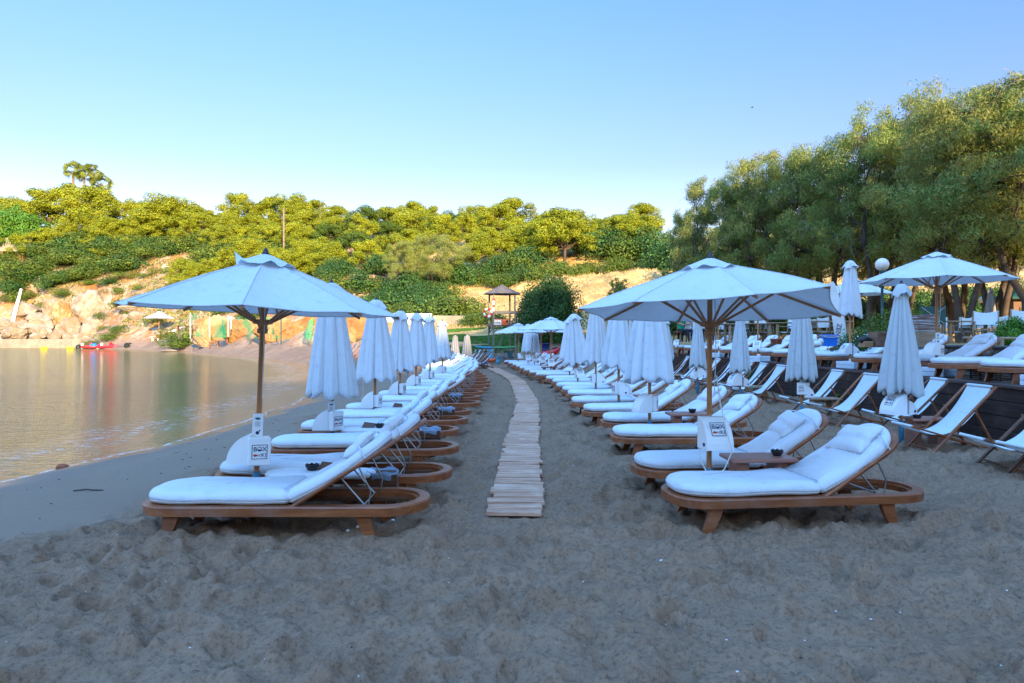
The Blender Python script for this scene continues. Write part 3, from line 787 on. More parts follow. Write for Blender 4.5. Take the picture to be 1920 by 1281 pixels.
# ------------------------------------------------------------------ parasols
def text_mesh(s, size, m_):
    c = bpy.data.curves.new('lettering', 'FONT'); c.body = s; c.size = size; c.extrude = .0006; c.align_x = 'CENTER'; c.align_y = 'CENTER'
    o = bpy.data.objects.new('lettering', c); COL.objects.link(o)
    bpy.context.view_layer.update()
    me = bpy.data.meshes.new_from_object(o.evaluated_get(bpy.context.evaluated_depsgraph_get()))
    bpy.data.objects.remove(o); me.materials.clear(); me.materials.append(m_); return me
def add_text(mb, s, size, T, mi=0):
    me = text_mesh(s, size, M['ink'])
    mb.add([T @ v.co for v in me.vertices], [tuple(p.vertices) for p in me.polygons], False, mi)
def logo_mb(mb, T, k=1.0):
    """framed emblem: BOX over a fish and KI, in the local x-y plane of T, about 0.12 wide"""
    def P(x, y, z=0): return T @ Vector((x * k, y * k, z))
    def quad(x0, y0, x1, y1, mi=0, z=.0006): mb.add([P(x0, y0, z), P(x1, y0, z), P(x1, y1, z), P(x0, y1, z)], [(0, 1, 2, 3)], False, mi)
    w_, h = .062, .060
    for a in ((-w_, -h, w_, -h + .005), (-w_, h - .005, w_, h), (-w_, -h + .005, -w_ + .005, h - .005), (w_ - .005, -h + .005, w_, h - .005)): quad(*a)
    add_text(mb, 'B', .055, T @ Matrix.Translation((-.036 * k, .022 * k, .001)) @ Matrix.Scale(k, 4))
    add_text(mb, 'X', .055, T @ Matrix.Translation((.038 * k, .022 * k, .001)) @ Matrix.Scale(k, 4))
    n = 20; V = []
    for j in range(n):
        a = 2 * math.pi * j / n; V.append(P(.019 * math.cos(a), .024 + .019 * math.sin(a), .0008)); V.append(P(.0145 * math.cos(a), .024 + .0145 * math.sin(a), .0008))
    mb.add(V, [(2 * j, 2 * ((j + 1) % n), 2 * ((j + 1) % n) + 1, 2 * j + 1) for j in range(n)], False, 0)
    V = [P(.0155 * math.cos(a), .021 + .0155 * math.sin(a), .0008) for a in [math.pi + math.pi * q / 8 for q in range(9)]]; mb.add(V, [tuple(range(9))], False, 0)
    # red fish
    V = [P(-.034 + .016 * math.cos(a), -.028 + .010 * math.sin(a), .0008) for a in [2 * math.pi * q / 14 for q in range(14)]]; mb.add(V, [tuple(range(14))], False, 1)
    mb.add([P(-.020, -.028, .0008), P(-.009, -.018, .0008), P(-.009, -.038, .0008)], [(0, 1, 2)], False, 1)
    mb.add([P(-.002, -.028, .0008), P(.008, -.016, .0008), P(.011, -.018, .0008), P(.003, -.028, .0008), P(.011, -.038, .0008), P(.008, -.040, .0008)], [(0, 3, 2, 1), (0, 5, 4, 3)], False, 0)
    add_text(mb, 'KI', .046, T @ Matrix.Translation((.034 * k, -.028 * k, .001)) @ Matrix.Scale(k, 4))
def face_frame(p, nrm):
    z = Vector(nrm).normalized(); y = Vector((0, 0, 1)); y = (y - z * y.dot(z)).normalized(); x = y.cross(z)
    m = Matrix((x, y, z)).transposed().to_4x4(); m.translation = p; return m
def safe_box(parent, z0, ang, logo=True, k=1.0, wd=.21):
    """quarter-round box on the pole; its curved lid faces along ang"""
    dp, ht = .20 * k, .26 * k
    T = Matrix.Translation((0, 0, z0)) @ Matrix.Rotation(ang, 4, 'Z')
    poly = [(.028, 0)] + [(.028 + dp * math.cos(a) ** 1.35, .012 + (ht - .012) * math.sin(a)) for a in [math.pi / 2 * q / 9 for q in range(9)]] + [(.028 + .03, ht), (.028, ht)]
    poly = [(.028, 0), (.028 + dp, 0)] + poly[1:]
    mb = MB(); mb.prism(poly, wd, T)
    for sy in (-1, 1): mb.prism([(x * 1.0 + (.004 if x > .05 else -.002), z + (-.003 if z < .01 else .003)) for x, z in poly], .006, T @ Matrix.Translation((0, sy * wd / 2, 0)))
    o = mb.build('safe_box', M['plastic'], parent)
    db = MB(); m2 = T @ Matrix.Translation((.028 + dp * .72, -wd / 2 - .006, .045)) @ Matrix.Rotation(R(90), 4, 'X')
    db.add([m2 @ Vector((.016 * math.cos(a), .016 * math.sin(a), 0)) for a in [2 * math.pi * q / 12 for q in range(12)]], [tuple(range(12))], False)
    db.tube([T @ Vector((.028 + dp * .72, -wd / 2 - .002, .045)), T @ Vector((.028 + dp * .72, -wd / 2 - .012, .045))], .016, 12)
    db.build('lock_dial', M['navy'], o)
    if logo:
        a = R(38); px_, pz = .028 + dp * math.cos(a) ** 1.35, .012 + (ht - .012) * math.sin(a)
        nrm = T.to_3x3() @ Vector((math.cos(a) / dp, 0, math.sin(a) / ht)).normalized()
        mb = MB(); logo_mb(mb, face_frame(T @ Vector((px_, 0, pz)) + nrm * .008, nrm), 1.0 * k)
        mb.build('emblem', [M['ink'], M['fish']], o)
    return o
def flat_box(parent, z0, ang, k=1.0):
    """upright box with a straight front carrying the emblem"""
    T = Matrix.Translation((0, 0, z0)) @ Matrix.Rotation(ang, 4, 'Z')
    mb = MB(); mb.box((.075 * k, 0, .125 * k), (.11 * k, .19 * k, .25 * k), .01, T=T)
    o = mb.build('safe_box', M['plastic'], parent)
    nrm = T.to_3x3() @ Vector((1, 0, 0))
    mb = MB(); logo_mb(mb, face_frame(T @ Vector((.131 * k, 0, .125 * k)) + nrm * .001, nrm), 1.05 * k); mb.build('emblem', [M['ink'], M['fish']], o); return o
def sign_card(parent, z0, ang):
    T = Matrix.Translation((0, 0, z0)) @ Matrix.Rotation(ang, 4, 'Z')
    mb = MB(); mb.box((.034, 0, .10), (.006, .09, .22), .002, T=T); o = mb.build('sign_card', M['card'], parent)
    n_ = T.to_3x3() @ Vector((1, 0, 0)); Fm = face_frame(T @ Vector((.0385, 0, .10)), n_)
    mb = MB()
    def q(x0, y0, x1, y1, mi): mb.add([Fm @ Vector(p) for p in ((x0, y0, 0), (x1, y0, 0), (x1, y1, 0), (x0, y1, 0))], [(0, 1, 2, 3)], False, mi)
    mb.add([Fm @ Vector((-.001 + .024 * math.cos(a), .066 + .011 * math.sin(a), 0)) for a in [2 * math.pi * i / 12 for i in range(12)]], [tuple(range(12))], False, 1)
    mb.add([Fm @ Vector((.016 * math.cos(a), -.060 + .016 * math.sin(a), 0)) for a in [2 * math.pi * i / 12 for i in range(12)]], [tuple(range(12))], False, 0)
    q(.012, -.048, .024, -.034, 0)
    for k in range(5): q(-.024, .034 - k * .009, .024 - .006 * (k % 2), .0365 - k * .009, 0)
    mb.build('print', [M['ink'], M['ink_teal']], o)

def pole_parts(rt, h, sleeve=True, r=.024, z0=-.25):
    mb = MB(); mb.tube([(0, 0, .3 if sleeve else z0), (0, 0, h)], r, 14); mb.build('pole', M['pole'], rt)
    if sleeve: MB().lathe([(.0, z0), (.036, z0), (.036, .34), (.031, .352), (.028, .352)], 16).build('ground_sleeve', M['sleeve'], rt)
def finial(rt, z, mt='dark_metal'):
    MB().lathe([(.0, z - .03), (.034, z - .03), (.036, z - .012), (.022, z + .004), (.018, z + .022), (.008, z + .038), (0, z + .042)], 12).build('finial', M[mt], rt)

def open_parasol(label, zt=2.26, zr=1.80, Rr=1.25, zhub=1.68, lifts=None, phase=R(22.5), mt='canvas', sleeve=True, z0=-.25, flap=None, nr=8, seed=0):
    rt = thing('parasol', label, 'parasol', group='open white parasols')
    pole_parts(rt, zt - .02, sleeve, z0=z0)
    lifts = lifts or {}
    C = []
    for k in range(nr):
        a = phase + 2 * math.pi * k / nr
        l = lifts.get(k, 0); rr = Rr * (.885 if l > .12 else 1)
        C.append(Vector((rr * math.cos(a), rr * math.sin(a), zr + l)))
    apex = Vector((0, 0, zt))
    nu, nv = 12, 10; V = []; Fs = []
    for k in range(nr):
        A, B = C[k], C[(k + 1) % nr]; b = len(V)
        for i in range(nu + 1):
            u_ = i / nu
            for j in range(nv + 1):
                v_ = j / nv; q = A.lerp(B, v_); p = apex.lerp(q, u_)
                dome = .012 * math.sin(u_ * math.pi) ; sag = .045 * 4 * v_ * (1 - v_) * math.sin(min(1, u_ * 1.1) * math.pi * .62)
                wr = mnoise.noise(Vector((p.x * 3 + seed, p.y * 3, 4))) * .010 * u_
                hem = -.0
                rin = 1 - .035 * 4 * v_ * (1 - v_) * u_
                V.append((p.x * rin, p.y * rin, p.z + dome - sag * 1.0 + wr + hem + .03 * 4 * v_ * (1 - v_) * (u_ ** 6)))
        for i in range(nu):
            for j in range(nv):
                Fs.append((b + i * (nv + 1) + j, b + i * (nv + 1) + j + 1, b + (i + 1) * (nv + 1) + j + 1, b + (i + 1) * (nv + 1) + j))
    mb = MB(); mb.add(V, [f[::-1] for f in Fs], True)
    # seam tapes and hem bead
    cv = mb.build('canopy', M[mt], rt)
    hm = MB()
    for k in range(nr):
        b = k * (nu + 1) * (nv + 1) + nu * (nv + 1); hm.tube([V[b + j] for j in range(nv + 1)], .006, 5)
        b0 = k * (nu + 1) * (nv + 1); hm.tube([Vector(V[b0 + i * (nv + 1)]) + Vector((0, 0, .002)) for i in range(2, nu + 1)], .004, 4)
    hm.build('hem', M[mt], cv)
    # vent cap
    V = []; Fs = []; n = 48
    for i in range(7):
        rr = .02 + .245 * i / 6
        for j in range(n):
            a = 2 * math.pi * j / n
            oct_ = 1 / max(math.cos((a - phase) % (2 * math.pi / nr) - math.pi / nr), .5) * math.cos(math.pi / nr)
            zz = zt + .022 - .100 * (i / 6) ** 1.1 + (.016 * math.sin(a * 7 + seed) + .01 * math.sin(a * 11)) * (i / 6) ** 3
            if flap is not None:
                da = abs((a - flap + math.pi) % (2 * math.pi) - math.pi); zz += .10 * max(0, 1 - da / .28) * max(0, (i - 4) / 2)
            V.append((rr * oct_ * math.cos(a), rr * oct_ * math.sin(a), zz + .012))
    for i in range(6):
        for j in range(n): Fs.append((i * n + j, (i + 1) * n + j, (i + 1) * n + (j + 1) % n, i * n + (j + 1) % n))
    MB().add(V, Fs, True).build('vent_cap', M[mt], cv)
    finial(rt, zt + .05)
    MB().lathe([(.026, zhub - .10), (.045, zhub - .095), (.048, zhub - .06), (.036, zhub - .05), (.045, zhub - .02), (.088, zhub - .01), (.088, zhub + .025), (.03, zhub + .03)], 16).build('hub', M['rib'], rt)
    MB().lathe([(.026, zt - .12), (.055, zt - .115), (.055, zt - .05), (.02, zt - .045)], 12).build('crown_hub', M['rib'], rt)
    for k in range(nr):
        c = C[k]; d = Vector((c.x, c.y, 0)).normalized()
        p0 = Vector((d.x * .04, d.y * .04, zt - .075)); mid = (p0 + c) / 2 + Vector((0, 0, -.012)); p1 = c - Vector((0, 0, .020))
        mb = MB(); mb.bar(p0, mid, .018, .026); mb.bar(mid, p1, .018, .024); rb = mb.build('rib', M['rib'], rt)
        q = p0.lerp(p1, .47) + Vector((0, 0, -.018))
        MB().bar((d.x * .085, d.y * .085, zhub + .01), q, .018, .022).build('strut', M['rib'], rb)
    cd = MB(); cd.tube([(.03, -.05, zt - .3), (.04, -.06, zhub - .3), (.034, -.03, 1.0)], .004, 5); cd.build('cord', M['rope'], rt)
    return rt
def closed_parasol(label, zt=2.16, zb=.86, rb=.30, rt_=.115, mt='canvas', sleeve=True, z0=-.25, seed=0, n=8, cap_r=.165, ring=False, ph=2.6, tie=False):
    r0 = thing('parasol', label, 'parasol', group='folded parasols')
    rr = random.Random(seed)
    pole_parts(r0, zt + .02, sleeve, z0=z0)
    na, nz = 112, 26; V = []; Fs = []
    cutw = [rr.uniform(.55, 1.6) for _ in range(n)]; cum = [0]
    for c_ in cutw: cum.append(cum[-1] + c_ / sum(cutw))
    ph_ = [rr.uniform(-.25, .25) for _ in range(n)]; am = [rr.uniform(.6, 1.25) for _ in range(n)]; lo = [rr.uniform(-.05, .05) for _ in range(n)]
    for i in range(nz + 1):
        q = i / nz; z = zt - .03 - (zt - zb) * q
        base = rt_ + (rb - rt_) * (q ** ph if ph < 1 else (1 - (1 - q) ** 1.25))
        if tie: base *= 1 - .30 * math.exp(-((q - .78) / .10) ** 2)
        for j in range(na):
            a = 2 * math.pi * j / na; t01 = j / na; kk = max(0, min(n - 1, sum(1 for c_ in cum[1:] if c_ <= t01))); f = (t01 - cum[kk]) / (cum[kk + 1] - cum[kk]); s_ = kk + f
            fold = abs(math.sin(math.pi * (f + ph_[kk] * math.sin(math.pi * f)))) ** .55
            depth = .42 * am[kk] * math.sin(math.pi * f) ** .3 if 0 < f < 1 else 0
            fine = .045 * math.sin(s_ * 2 * math.pi * 2.7 + seed + q * 2) * q + .03 * mnoise.noise(Vector((math.cos(a) * 2, math.sin(a) * 2, z * 2.2 + seed)))
            rad = base * (.56 + .50 * (.35 + .65 * fold) * (.62 + .38 * am[kk]) + fine) 
            rad *= 1 + .10 * math.sin(a * 2 + seed) * q
            zz = z + (q ** 4) * (lo[kk] * .9 + .035 * math.cos(s_ * 2 * math.pi) )
            V.append((rad * math.cos(a), rad * math.sin(a), zz))
    # hem rolls inwards under the folds
    for e in range(2):
        for j in range(na):
            x, y, z = V[nz * na + j]; f = (.93, .62)[e]; V.append((x * f, y * f, z - (.012, -.06)[e]))
    for i in range(nz + 2):
        for j in range(na): Fs.append((i * na + j, (i + 1) * na + j, (i + 1) * na + (j + 1) % na, i * na + (j + 1) % na))
    cv = MB().add(V, Fs, True).build('canopy', M[mt], r0)
    V = []; Fs = []; nn = 64
    for i in range(8):
        q = i / 7; rad0 = .012 + cap_r * q ** .62; z = zt + .045 - .17 * q ** 1.3
        for j in range(nn):
            a = 2 * math.pi * j / nn
            k = 1 + (.16 * math.sin(a * n / 2 + seed) + .10 * math.sin(a * 5 + seed * 2)) * q ** 2
            V.append((rad0 * k * math.cos(a), rad0 * k * math.sin(a), z + .03 * math.sin(a * 4 + seed) * q ** 2 + .012 * math.sin(a * 11) * q ** 3))
    for i in range(7):
        for j in range(nn): Fs.append((i * nn + j, (i + 1) * nn + j, (i + 1) * nn + (j + 1) % nn, i * nn + (j + 1) % nn))
    MB().add(V, Fs, True).build('vent_cap', M[mt], cv)
    rb_ = MB()
    for k in range(n):
        a = 2 * math.pi * (k + .5) / n; rb_.bar((.03 * math.cos(a), .03 * math.sin(a), zt - .1), (.10 * math.cos(a), .10 * math.sin(a), zb - .03), .014, .018)
    rb_.build('folded_ribs', M['rib'], r0)
    finial(r0, zt + .05)
    if ring:
        cd = MB(); x, y = -rb * .5, -rb * .8; cd.tube([(x, y, zb + .1), (x + .01, y, zb - .36)], .003, 4)
        cd.tube([(x + .01 + .03 * math.cos(a), y, zb - .39 + .03 * math.sin(a)) for a in [2 * math.pi * i / 12 for i in range(13)]], .004, 5, cap=False)
        cd.build('pull_cord', M['rope'], r0)
    return r0
def settle(o, x, y, z=None, tilt=(0, 0), rz=0, sc=None):
    o.location = (x, y, tz(x, y) if z is None else z); o.rotation_euler = (tilt[0], tilt[1], rz)
    if sc: o.scale = (sc,) * 3
    return o

# nearest parasol on the left, open
Y = 6.1
o = open_parasol('open white parasol with cream emblem box on its pole, nearest on the water side', zt=2.26, zr=1.79, zhub=1.68, Rr=1.20, phase=R(13), flap=R(196), seed=3)
safe_box(o, .43, R(180), logo=False); flat_box(o, .42, R(-62)); sign_card(o, .66, R(-80))
settle(o, WX(478, Y), Y, 0, tilt=(0, R(2.4)))
# nearest parasol on the right, open, with one lifted corner
Y = 6.25
o = open_parasol('open white parasol with one lifted corner, nearest on the right of the walkway', zt=2.24, zr=1.79, zhub=1.66, Rr=1.20, phase=0, lifts={0: -.025, 1: -.055, 2: -.06, 3: -.055, 4: .02, 5: .04, 6: .075, 7: .18}, seed=9)
safe_box(o, .55, R(-83), k=1.08, wd=.24)
cd = MB(); cd.tube([(.05, -.05, 1.2), (.07, -.10, .95), (.06, -.27, .78), (.12, -.28, .55), (.08, -.20, .38), (.02, -.16, .31), (-.06, -.16, .33), (-.13, -.2, .45), (-.14, -.16, .58)], .0055, 6); cd.build('hanging_rope', M['rope'], o)
settle(o, WX(1329, Y), Y, 0, tilt=(0, R(.3)))
# folded parasols beside the water
LP = [(623, 8.95, 2.22, .84, .30, 1), (702, 11.55, 2.14, .90, .31, 2), (750, 14.35, 2.06, .86, .29, 3), (779, 16.9, 2.10, .88, .28, 4), (807, 19.6, 2.12, .88, .27, 5), (830, 22.8, 2.05, .90, .28, 6)]
for i, (px, Y, zt, zb, rb, sd) in enumerate(LP):
    o = closed_parasol(nth(i) + ' folded white parasol along the water, counted from the camera', zt, zb, rb, seed=sd, ring=(i in (1, 2)))
    if i == 0: safe_box(o, .34, R(180), logo=False); flat_box(o, .33, R(-38)); sign_card(o, .50, R(-85))
    else: safe_box(o, .36, R(180 + 12 * (i % 2)), logo=False); flat_box(o, .37, R(-20), .82)
    o['group'] = 'folded parasols along the water'
    settle(o, WX(px, Y), Y, 0, tilt=(R(rnd.uniform(-1, 1)), R(rnd.uniform(-1, 1))), rz=R(rnd.uniform(0, 40)) * 0)
for i, (px, Y) in enumerate([(853.5, 33), (876, 30.5)]):
    o = closed_parasol(('small grey folded parasol farther from the lifeguard tower', 'small grey folded parasol nearer the lifeguard tower')[i], 1.62, .62, .22, mt='canvas_grey', seed=20 + i, cap_r=.07, sleeve=False)
    settle(o, WX(px, Y), Y); o['group'] = 'small grey parasols near the tower'
# folded parasols right of the walkway
RP = [(1218, 9.85, 2.25, .96, .385, 11, 0), (1160, 12.85, 2.2, 1.0, .33, 12, 0), (1117, 15.9, 2.28, .98, .27, 13, 0), (1085, 18.4, 2.14, .84, .34, 14, -3.5), (1068, 21.8, 2.1, .9, .28, 15, 0)]
for i, (px, Y, zt, zb, rb, sd, tl) in enumerate(RP):
    o = closed_parasol(nth(i) + ' folded white parasol among the loungers right of the walkway, from the camera', zt, zb, rb, seed=sd)
    safe_box(o, .47, R((200, -25, -10, -70, -100)[i]), logo=(i > 1)); 
    if i < 3: flat_box(o, .48, R((-20, 200, 190)[i]), .85)
    o['group'] = 'folded parasols right of the walkway'
    settle(o, WX(px, Y), Y, 0, tilt=(0, R(tl)))
# open parasols farther down the same line, and two folded ones among them
for i, (px, Y, zt, zr) in enumerate([(1033, 24.9, 2.25, 1.82), (1014, 28.2, 2.2, 1.75), (972, 33.5, 2.2, 1.75)]):
    o = open_parasol(('open white parasol in the middle distance, in front of the dark green bush', 'open parasol just behind the first one by the dark bush', 'farthest open parasol, closest to the lifeguard tower')[i],
                     zt, zr, 1.22, zr - .12, phase=R(10 + 15 * i), seed=i * 5); safe_box(o, .5, R(-90 + 30 * i))
    settle(o, WX(px, Y), Y)
for i, (px, Y) in enumerate([(1002, 29.6), (990, 31.0)]):
    o = closed_parasol(('folded parasol with warm light on it under the far open canopies', 'folded parasol left of its twin under the far open canopies')[i], 2.1, .95, .26, seed=31 + i)
    safe_box(o, .5, R(-90)); settle(o, WX(px, Y), Y); o['group'] = 'folded parasols right of the walkway'
# line by the deck chairs: blue sleeves
DPn = ['folded parasol with dark finial and blue sleeve, in front of the timber wall at right', 'second folded parasol along the deck chairs, with two emblem boxes on its pole',
       'third folded parasol along the deck chairs, right of the near parasol pole', 'fourth folded parasol along the deck chairs, left of the near parasol pole', 'fifth folded parasol along the deck chairs, mostly hidden']
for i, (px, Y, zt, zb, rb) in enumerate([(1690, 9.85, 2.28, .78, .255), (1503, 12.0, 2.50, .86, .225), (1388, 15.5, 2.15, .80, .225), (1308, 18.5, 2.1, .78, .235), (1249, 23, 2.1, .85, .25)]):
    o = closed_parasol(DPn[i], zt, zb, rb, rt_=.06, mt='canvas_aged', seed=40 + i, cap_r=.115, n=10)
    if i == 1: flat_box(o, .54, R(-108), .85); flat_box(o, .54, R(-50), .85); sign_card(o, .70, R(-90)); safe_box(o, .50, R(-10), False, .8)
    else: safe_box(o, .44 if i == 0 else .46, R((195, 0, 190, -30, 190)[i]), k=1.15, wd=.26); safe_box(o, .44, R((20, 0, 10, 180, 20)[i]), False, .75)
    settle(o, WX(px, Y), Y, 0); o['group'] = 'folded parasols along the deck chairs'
# terrace parasols standing in planter boxes
Tn = ['open white parasol on the terrace at right, in front of the tamarisk trees', 'tall folded parasol on the terrace, left of the globe lamp']
o = open_parasol(Tn[0], zt=2.30, zr=1.80, Rr=1.28, zhub=1.66, phase=R(20), sleeve=False, z0=.05, seed=14); safe_box(o, .42, R(195), False, .9); flat_box(o, .40, R(-60), .8); sign_card(o, .62, R(-85))
settle(o, WX(1756, 12.7), 12.7, .80)
o = closed_parasol(Tn[1], 2.48, 1.27, .235, rt_=.10, sleeve=False, z0=.05, seed=51, cap_r=.15, n=10); safe_box(o, .36, R(190), True, .95); safe_box(o, .36, R(0), False, .7)
settle(o, WX(1594, 15.8), 15.8, .80)
o = open_parasol('open white parasol partly behind the tall folded one, left of the globe lamp', 2.24, 1.72, 1.27, 1.6, sleeve=False, z0=-.1, phase=R(5), seed=17)
settle(o, WX(1600, 24.0), 24.0, 1.33)
for i, (px, Y) in enumerate([(1421, 20.2), (1347, 24.2), (1270, 28.6)]):
    o = closed_parasol(nth(i, 'first') + ' slim parasol pole rising from the terrace behind the near right canopy', 2.45, 1.45, .2, rt_=.09, sleeve=False, z0=-.05, seed=55 + i, cap_r=.12)
    safe_box(o, .4, R(-120), True, .95); settle(o, WX(px, Y), Y, .80); o['group'] = 'parasols along the far terrace'
for i, (px, Y, sc_) in enumerate([(1132, 44, 1.0), (1183, 46, 1.1)]):
    o = closed_parasol(('slim sunlit folded parasol behind the row, left one', 'slim sunlit folded parasol behind the row, right one')[i], 2.35, .7, .17, sleeve=False, seed=61 + i, cap_r=.09)
    settle(o, WX(px, Y), Y, .5 + i * .3); o['group'] = 'sunlit folded parasols behind the row'
o = closed_parasol('beige folded parasol among the tree trunks at the far right', 2.1, .95, .2, rt_=.07, mt='canvas_grey', sleeve=False, seed=71, cap_r=.09)
settle(o, WX(1857, 27), 27, 1.33)
for i, (Y, x) in enumerate([(10.05, 7.85), (12.7, 7.92), (15.8, 7.85), (20.2, 7.3), (24.2, 7.35)]):
    rt = thing('planter_box', ('pale blue wooden box at the right edge of the photo on the terrace edge', 'pale blue wooden box under the open terrace parasol', 'pale blue wooden box under the tall folded terrace parasol',
                               'pale blue wooden box fourth along the terrace edge', 'pale blue wooden box farthest along the terrace edge')[i], 'planter box', (x, Y, .80), 0, 'parasol base boxes on the terrace')
    mb = MB(); T8 = Matrix.Rotation(R(30), 4, 'Z')
    for q in range(2): mb.box((0, 0, .065 + q * .085), (.46, .46, .08), .006, T=T8)
    mb.build('box_boards', M['paleblue'], rt)
    MB().box((0, 0, .175), (.40, .40, .012), .002, T=T8).build('ballast', M['deck'], rt)
    MB().lathe([(.05, .17), (.05, .24), (.03, .25)], 12).build('pole_socket', M['white'], rt)

# ------------------------------------------------------------------ deck chairs
def make_deckchair(v):
    rt = thing('deck_chair', 'x', 'deck chair', group='wooden deck chairs below the terrace')
    w_ = .29
    A0, A1 = Vector((0.0, 0, .0)), Vector((.86, 0, .90))          # long frame: front foot to head
    B0, B1 = Vector((-.22, 0, .37)), Vector((1.02, 0, .02))        # seat frame: front bar to rear foot
    a = MB(); 
    for s in (-1, 1): a.bar(A0 + Vector((0, s * w_, 0)), A1 + Vector((0, s * w_, 0)), .024, .045, (0, 1, 0), ext=.02)
    a.tube([A1 + Vector((-.02, -w_, -.01)), A1 + Vector((-.02, w_, -.01))], .014, 8); a.tube([A0 + Vector((.06, -w_, .062)), A0 + Vector((.06, w_, .062))], .012, 8)
    a.build('back_frame', M['teak_dark' if v else 'teak'], rt)
    b = MB(); w2 = w_ - .03
    for s in (-1, 1): b.bar(B0 + Vector((0, s * w2, 0)), B1 + Vector((0, s * w2, 0)), .024, .045, (0, 1, 0), ext=.02)
    b.tube([B0 + Vector((.01, -w2, 0)), B0 + Vector((.01, w2, 0))], .014, 8)
    for k in (.78, .9): b.tube([B0.lerp(B1, k) + Vector((0, -w2, .012)), B0.lerp(B1, k) + Vector((0, w2, .012))], .011, 8)
    b.build('seat_frame', M['teak_dark' if v else 'teak'], rt)
    p0 = A0.lerp(A1, .66); p1 = B0.lerp(B1, .86)
    for s in (-1, 1): MB().bar(p0 + Vector((.0, s * (w_ + .028), 0)), p1 + Vector((.0, s * (w_ + .028), .01)), .020, .035, (0, 1, 0), ext=.04).build('prop', M['teak'], rt)
    # sling hanging from the head bar to the front bar
    V = []; Fs = []; n, m_ = 26, 8; T = A1 + Vector((-.02, 0, .004)); E = B0 + Vector((0, 0, .016)); c1 = Vector((.52, 0, .30)) + Vector((0, 0, -.04 * v)); c2 = Vector((.20, 0, .09))
    for i in range(n + 1):
        t_ = i / n; p = T * (1 - t_) ** 3 + c1 * 3 * t_ * (1 - t_) ** 2 + c2 * 3 * t_ ** 2 * (1 - t_) + E * t_ ** 3
        for j in range(m_ + 1):
            q = -1 + 2 * j / m_; V.append((p.x, q * .235, p.z + .012 * q * q * math.sin(t_ * math.pi)))
    for i in range(n):
        for j in range(m_): Fs.append((i * (m_ + 1) + j, i * (m_ + 1) + j + 1, (i + 1) * (m_ + 1) + j + 1, (i + 1) * (m_ + 1) + j))
    sl_ = MB(); sl_.add(V, Fs, True); sl_.add([(x + .012, y, z - .003) for x, y, z in V[:(m_ + 1) * 3]] , [f for f in Fs if max(f) < (m_ + 1) * 3], True)
    sl_.tube([T + Vector((0, -.235, 0)), T + Vector((0, .235, 0))], .02, 8); sl_.tube([E + Vector((0, -.235, -.01)), E + Vector((0, .235, -.01))], .02, 8)
    sl_.build('sling', M['sling'], rt)
    return rt
dcs = [make_deckchair(0), make_deckchair(1)]
DC = [(7.55, 5.75, 3), (8.15, 5.72, -4), (9.35, 5.56, 0), (10.95, 5.95, -6), (12.15, 5.6, 4), (13.55, 5.62, 0), (15.9, 5.45, 2), (17.2, 5.5, 0), (18.3, 5.55, 5), (19.5, 5.45, -4), (20.7, 5.4, 0),
      (21.9, 5.2, 3), (23.1, 5.1, -3), (24.4, 4.9, 0), (25.8, 4.7, 2), (27.2, 4.5, 0), (28.7, 4.3, -3), (30.2, 4.1, 0)]
for i, (Y, x, a) in enumerate(DC):
    lab = ('folding deck chair cut off at the right edge of the photo', 'deck chair at the right edge with one foot on the open sand', 'deck chair in front of the timber wall, with the ashtray table behind it')[i] if i < 3 else \
        nth(i) + ' white sling deck chair along the timber wall, counted from the right edge'
    place(dcs[i % 2], (x, Y, -.02 + tz(x, Y)), R(a), None, lab, 'deck chairs below the timber wall')
for i, (px, Y, a) in enumerate([(884, 36.3, 8), (892, 35.5, 10), (899, 34.8, 5), (907, 34, 0), (915, 33.3, 4)]):
    place(dcs[1], (WX(px, Y) - .6, Y, tz(WX(px, Y), Y)), R(a), None, nth(i, 'first') + ' dark deck chair from the left at the foot of the lifeguard tower', 'deck chairs near the lifeguard tower')
for i, (px, Y, a) in enumerate([(655, 45, 20), (661, 44, 20), (667, 43, 15)]):
    place(dcs[0], (WX(px, Y) - .5, Y, tz(WX(px, Y), Y)), R(a), None, ('left', 'middle', 'right')[i] + ' deck chair of three on the far sand behind the folded parasols', 'deck chairs on the far sand')

# ------------------------------------------------------------------ small tables, ashtrays, bins
def side_table(label, loc, rz, mt='table_wood', L=.60, W=.36, h=.49, group='low wooden side tables'):
    rt = thing('side_table', label, 'side table', loc, rz, group)
    MB().box((0, 0, h - .02), (L, W, .035), .008).build('table_top', M[mt], rt)
    for s in (-1, 1): MB().box((s * L * .30, 0, (h - .04) / 2), (.11, W * .62, h - .04), .006).build('leg', M[mt], rt)
    return rt
def ashtray(label, loc, r=.055):
    mb = MB(); n = 16; V = []; Fs = []
    for i, (rr, z) in enumerate([(.6, 0), (1, .035), (1.0, .045), (.88, .045), (.8, .01), (0.02, .008)]):
        for j in range(n):
            a = 2 * math.pi * j / n; V.append((rr * r * math.cos(a), rr * r * math.sin(a), z + (.012 * (j % 2) if i in (2, 3) else 0)))
    for i in range(5):
        for j in range(n): Fs.append((i * n + j, i * n + (j + 1) % n, (i + 1) * n + (j + 1) % n, (i + 1) * n + j))
    mb.add(V, Fs, False); return tag(mb.build('ashtray', M['black'], None, loc), label, 'ashtray', 'black ashtrays')
tabs = [((1421 - 960) / F * 6.28, 6.28, 3, 'brown wooden table with a black ashtray between the two nearest right loungers', 1457),
        (WX(1278, 9.85) + .10, 9.85, 2, 'brown wooden table with an ashtray between the third and fourth right loungers', 1298),
        (WX(1190, 12.9) + .3, 12.9, 1, 'brown wooden table behind the shark-fin box, third table from the camera', None),
        (WX(1125, 16.0) + .5, 16.0, 1, 'fourth small brown table right of the walkway, beside the parasol pole', None), (WX(1035, 24.9) - .1, 25.0, 0, 'small dark table under the open middle-distance parasol', None)]
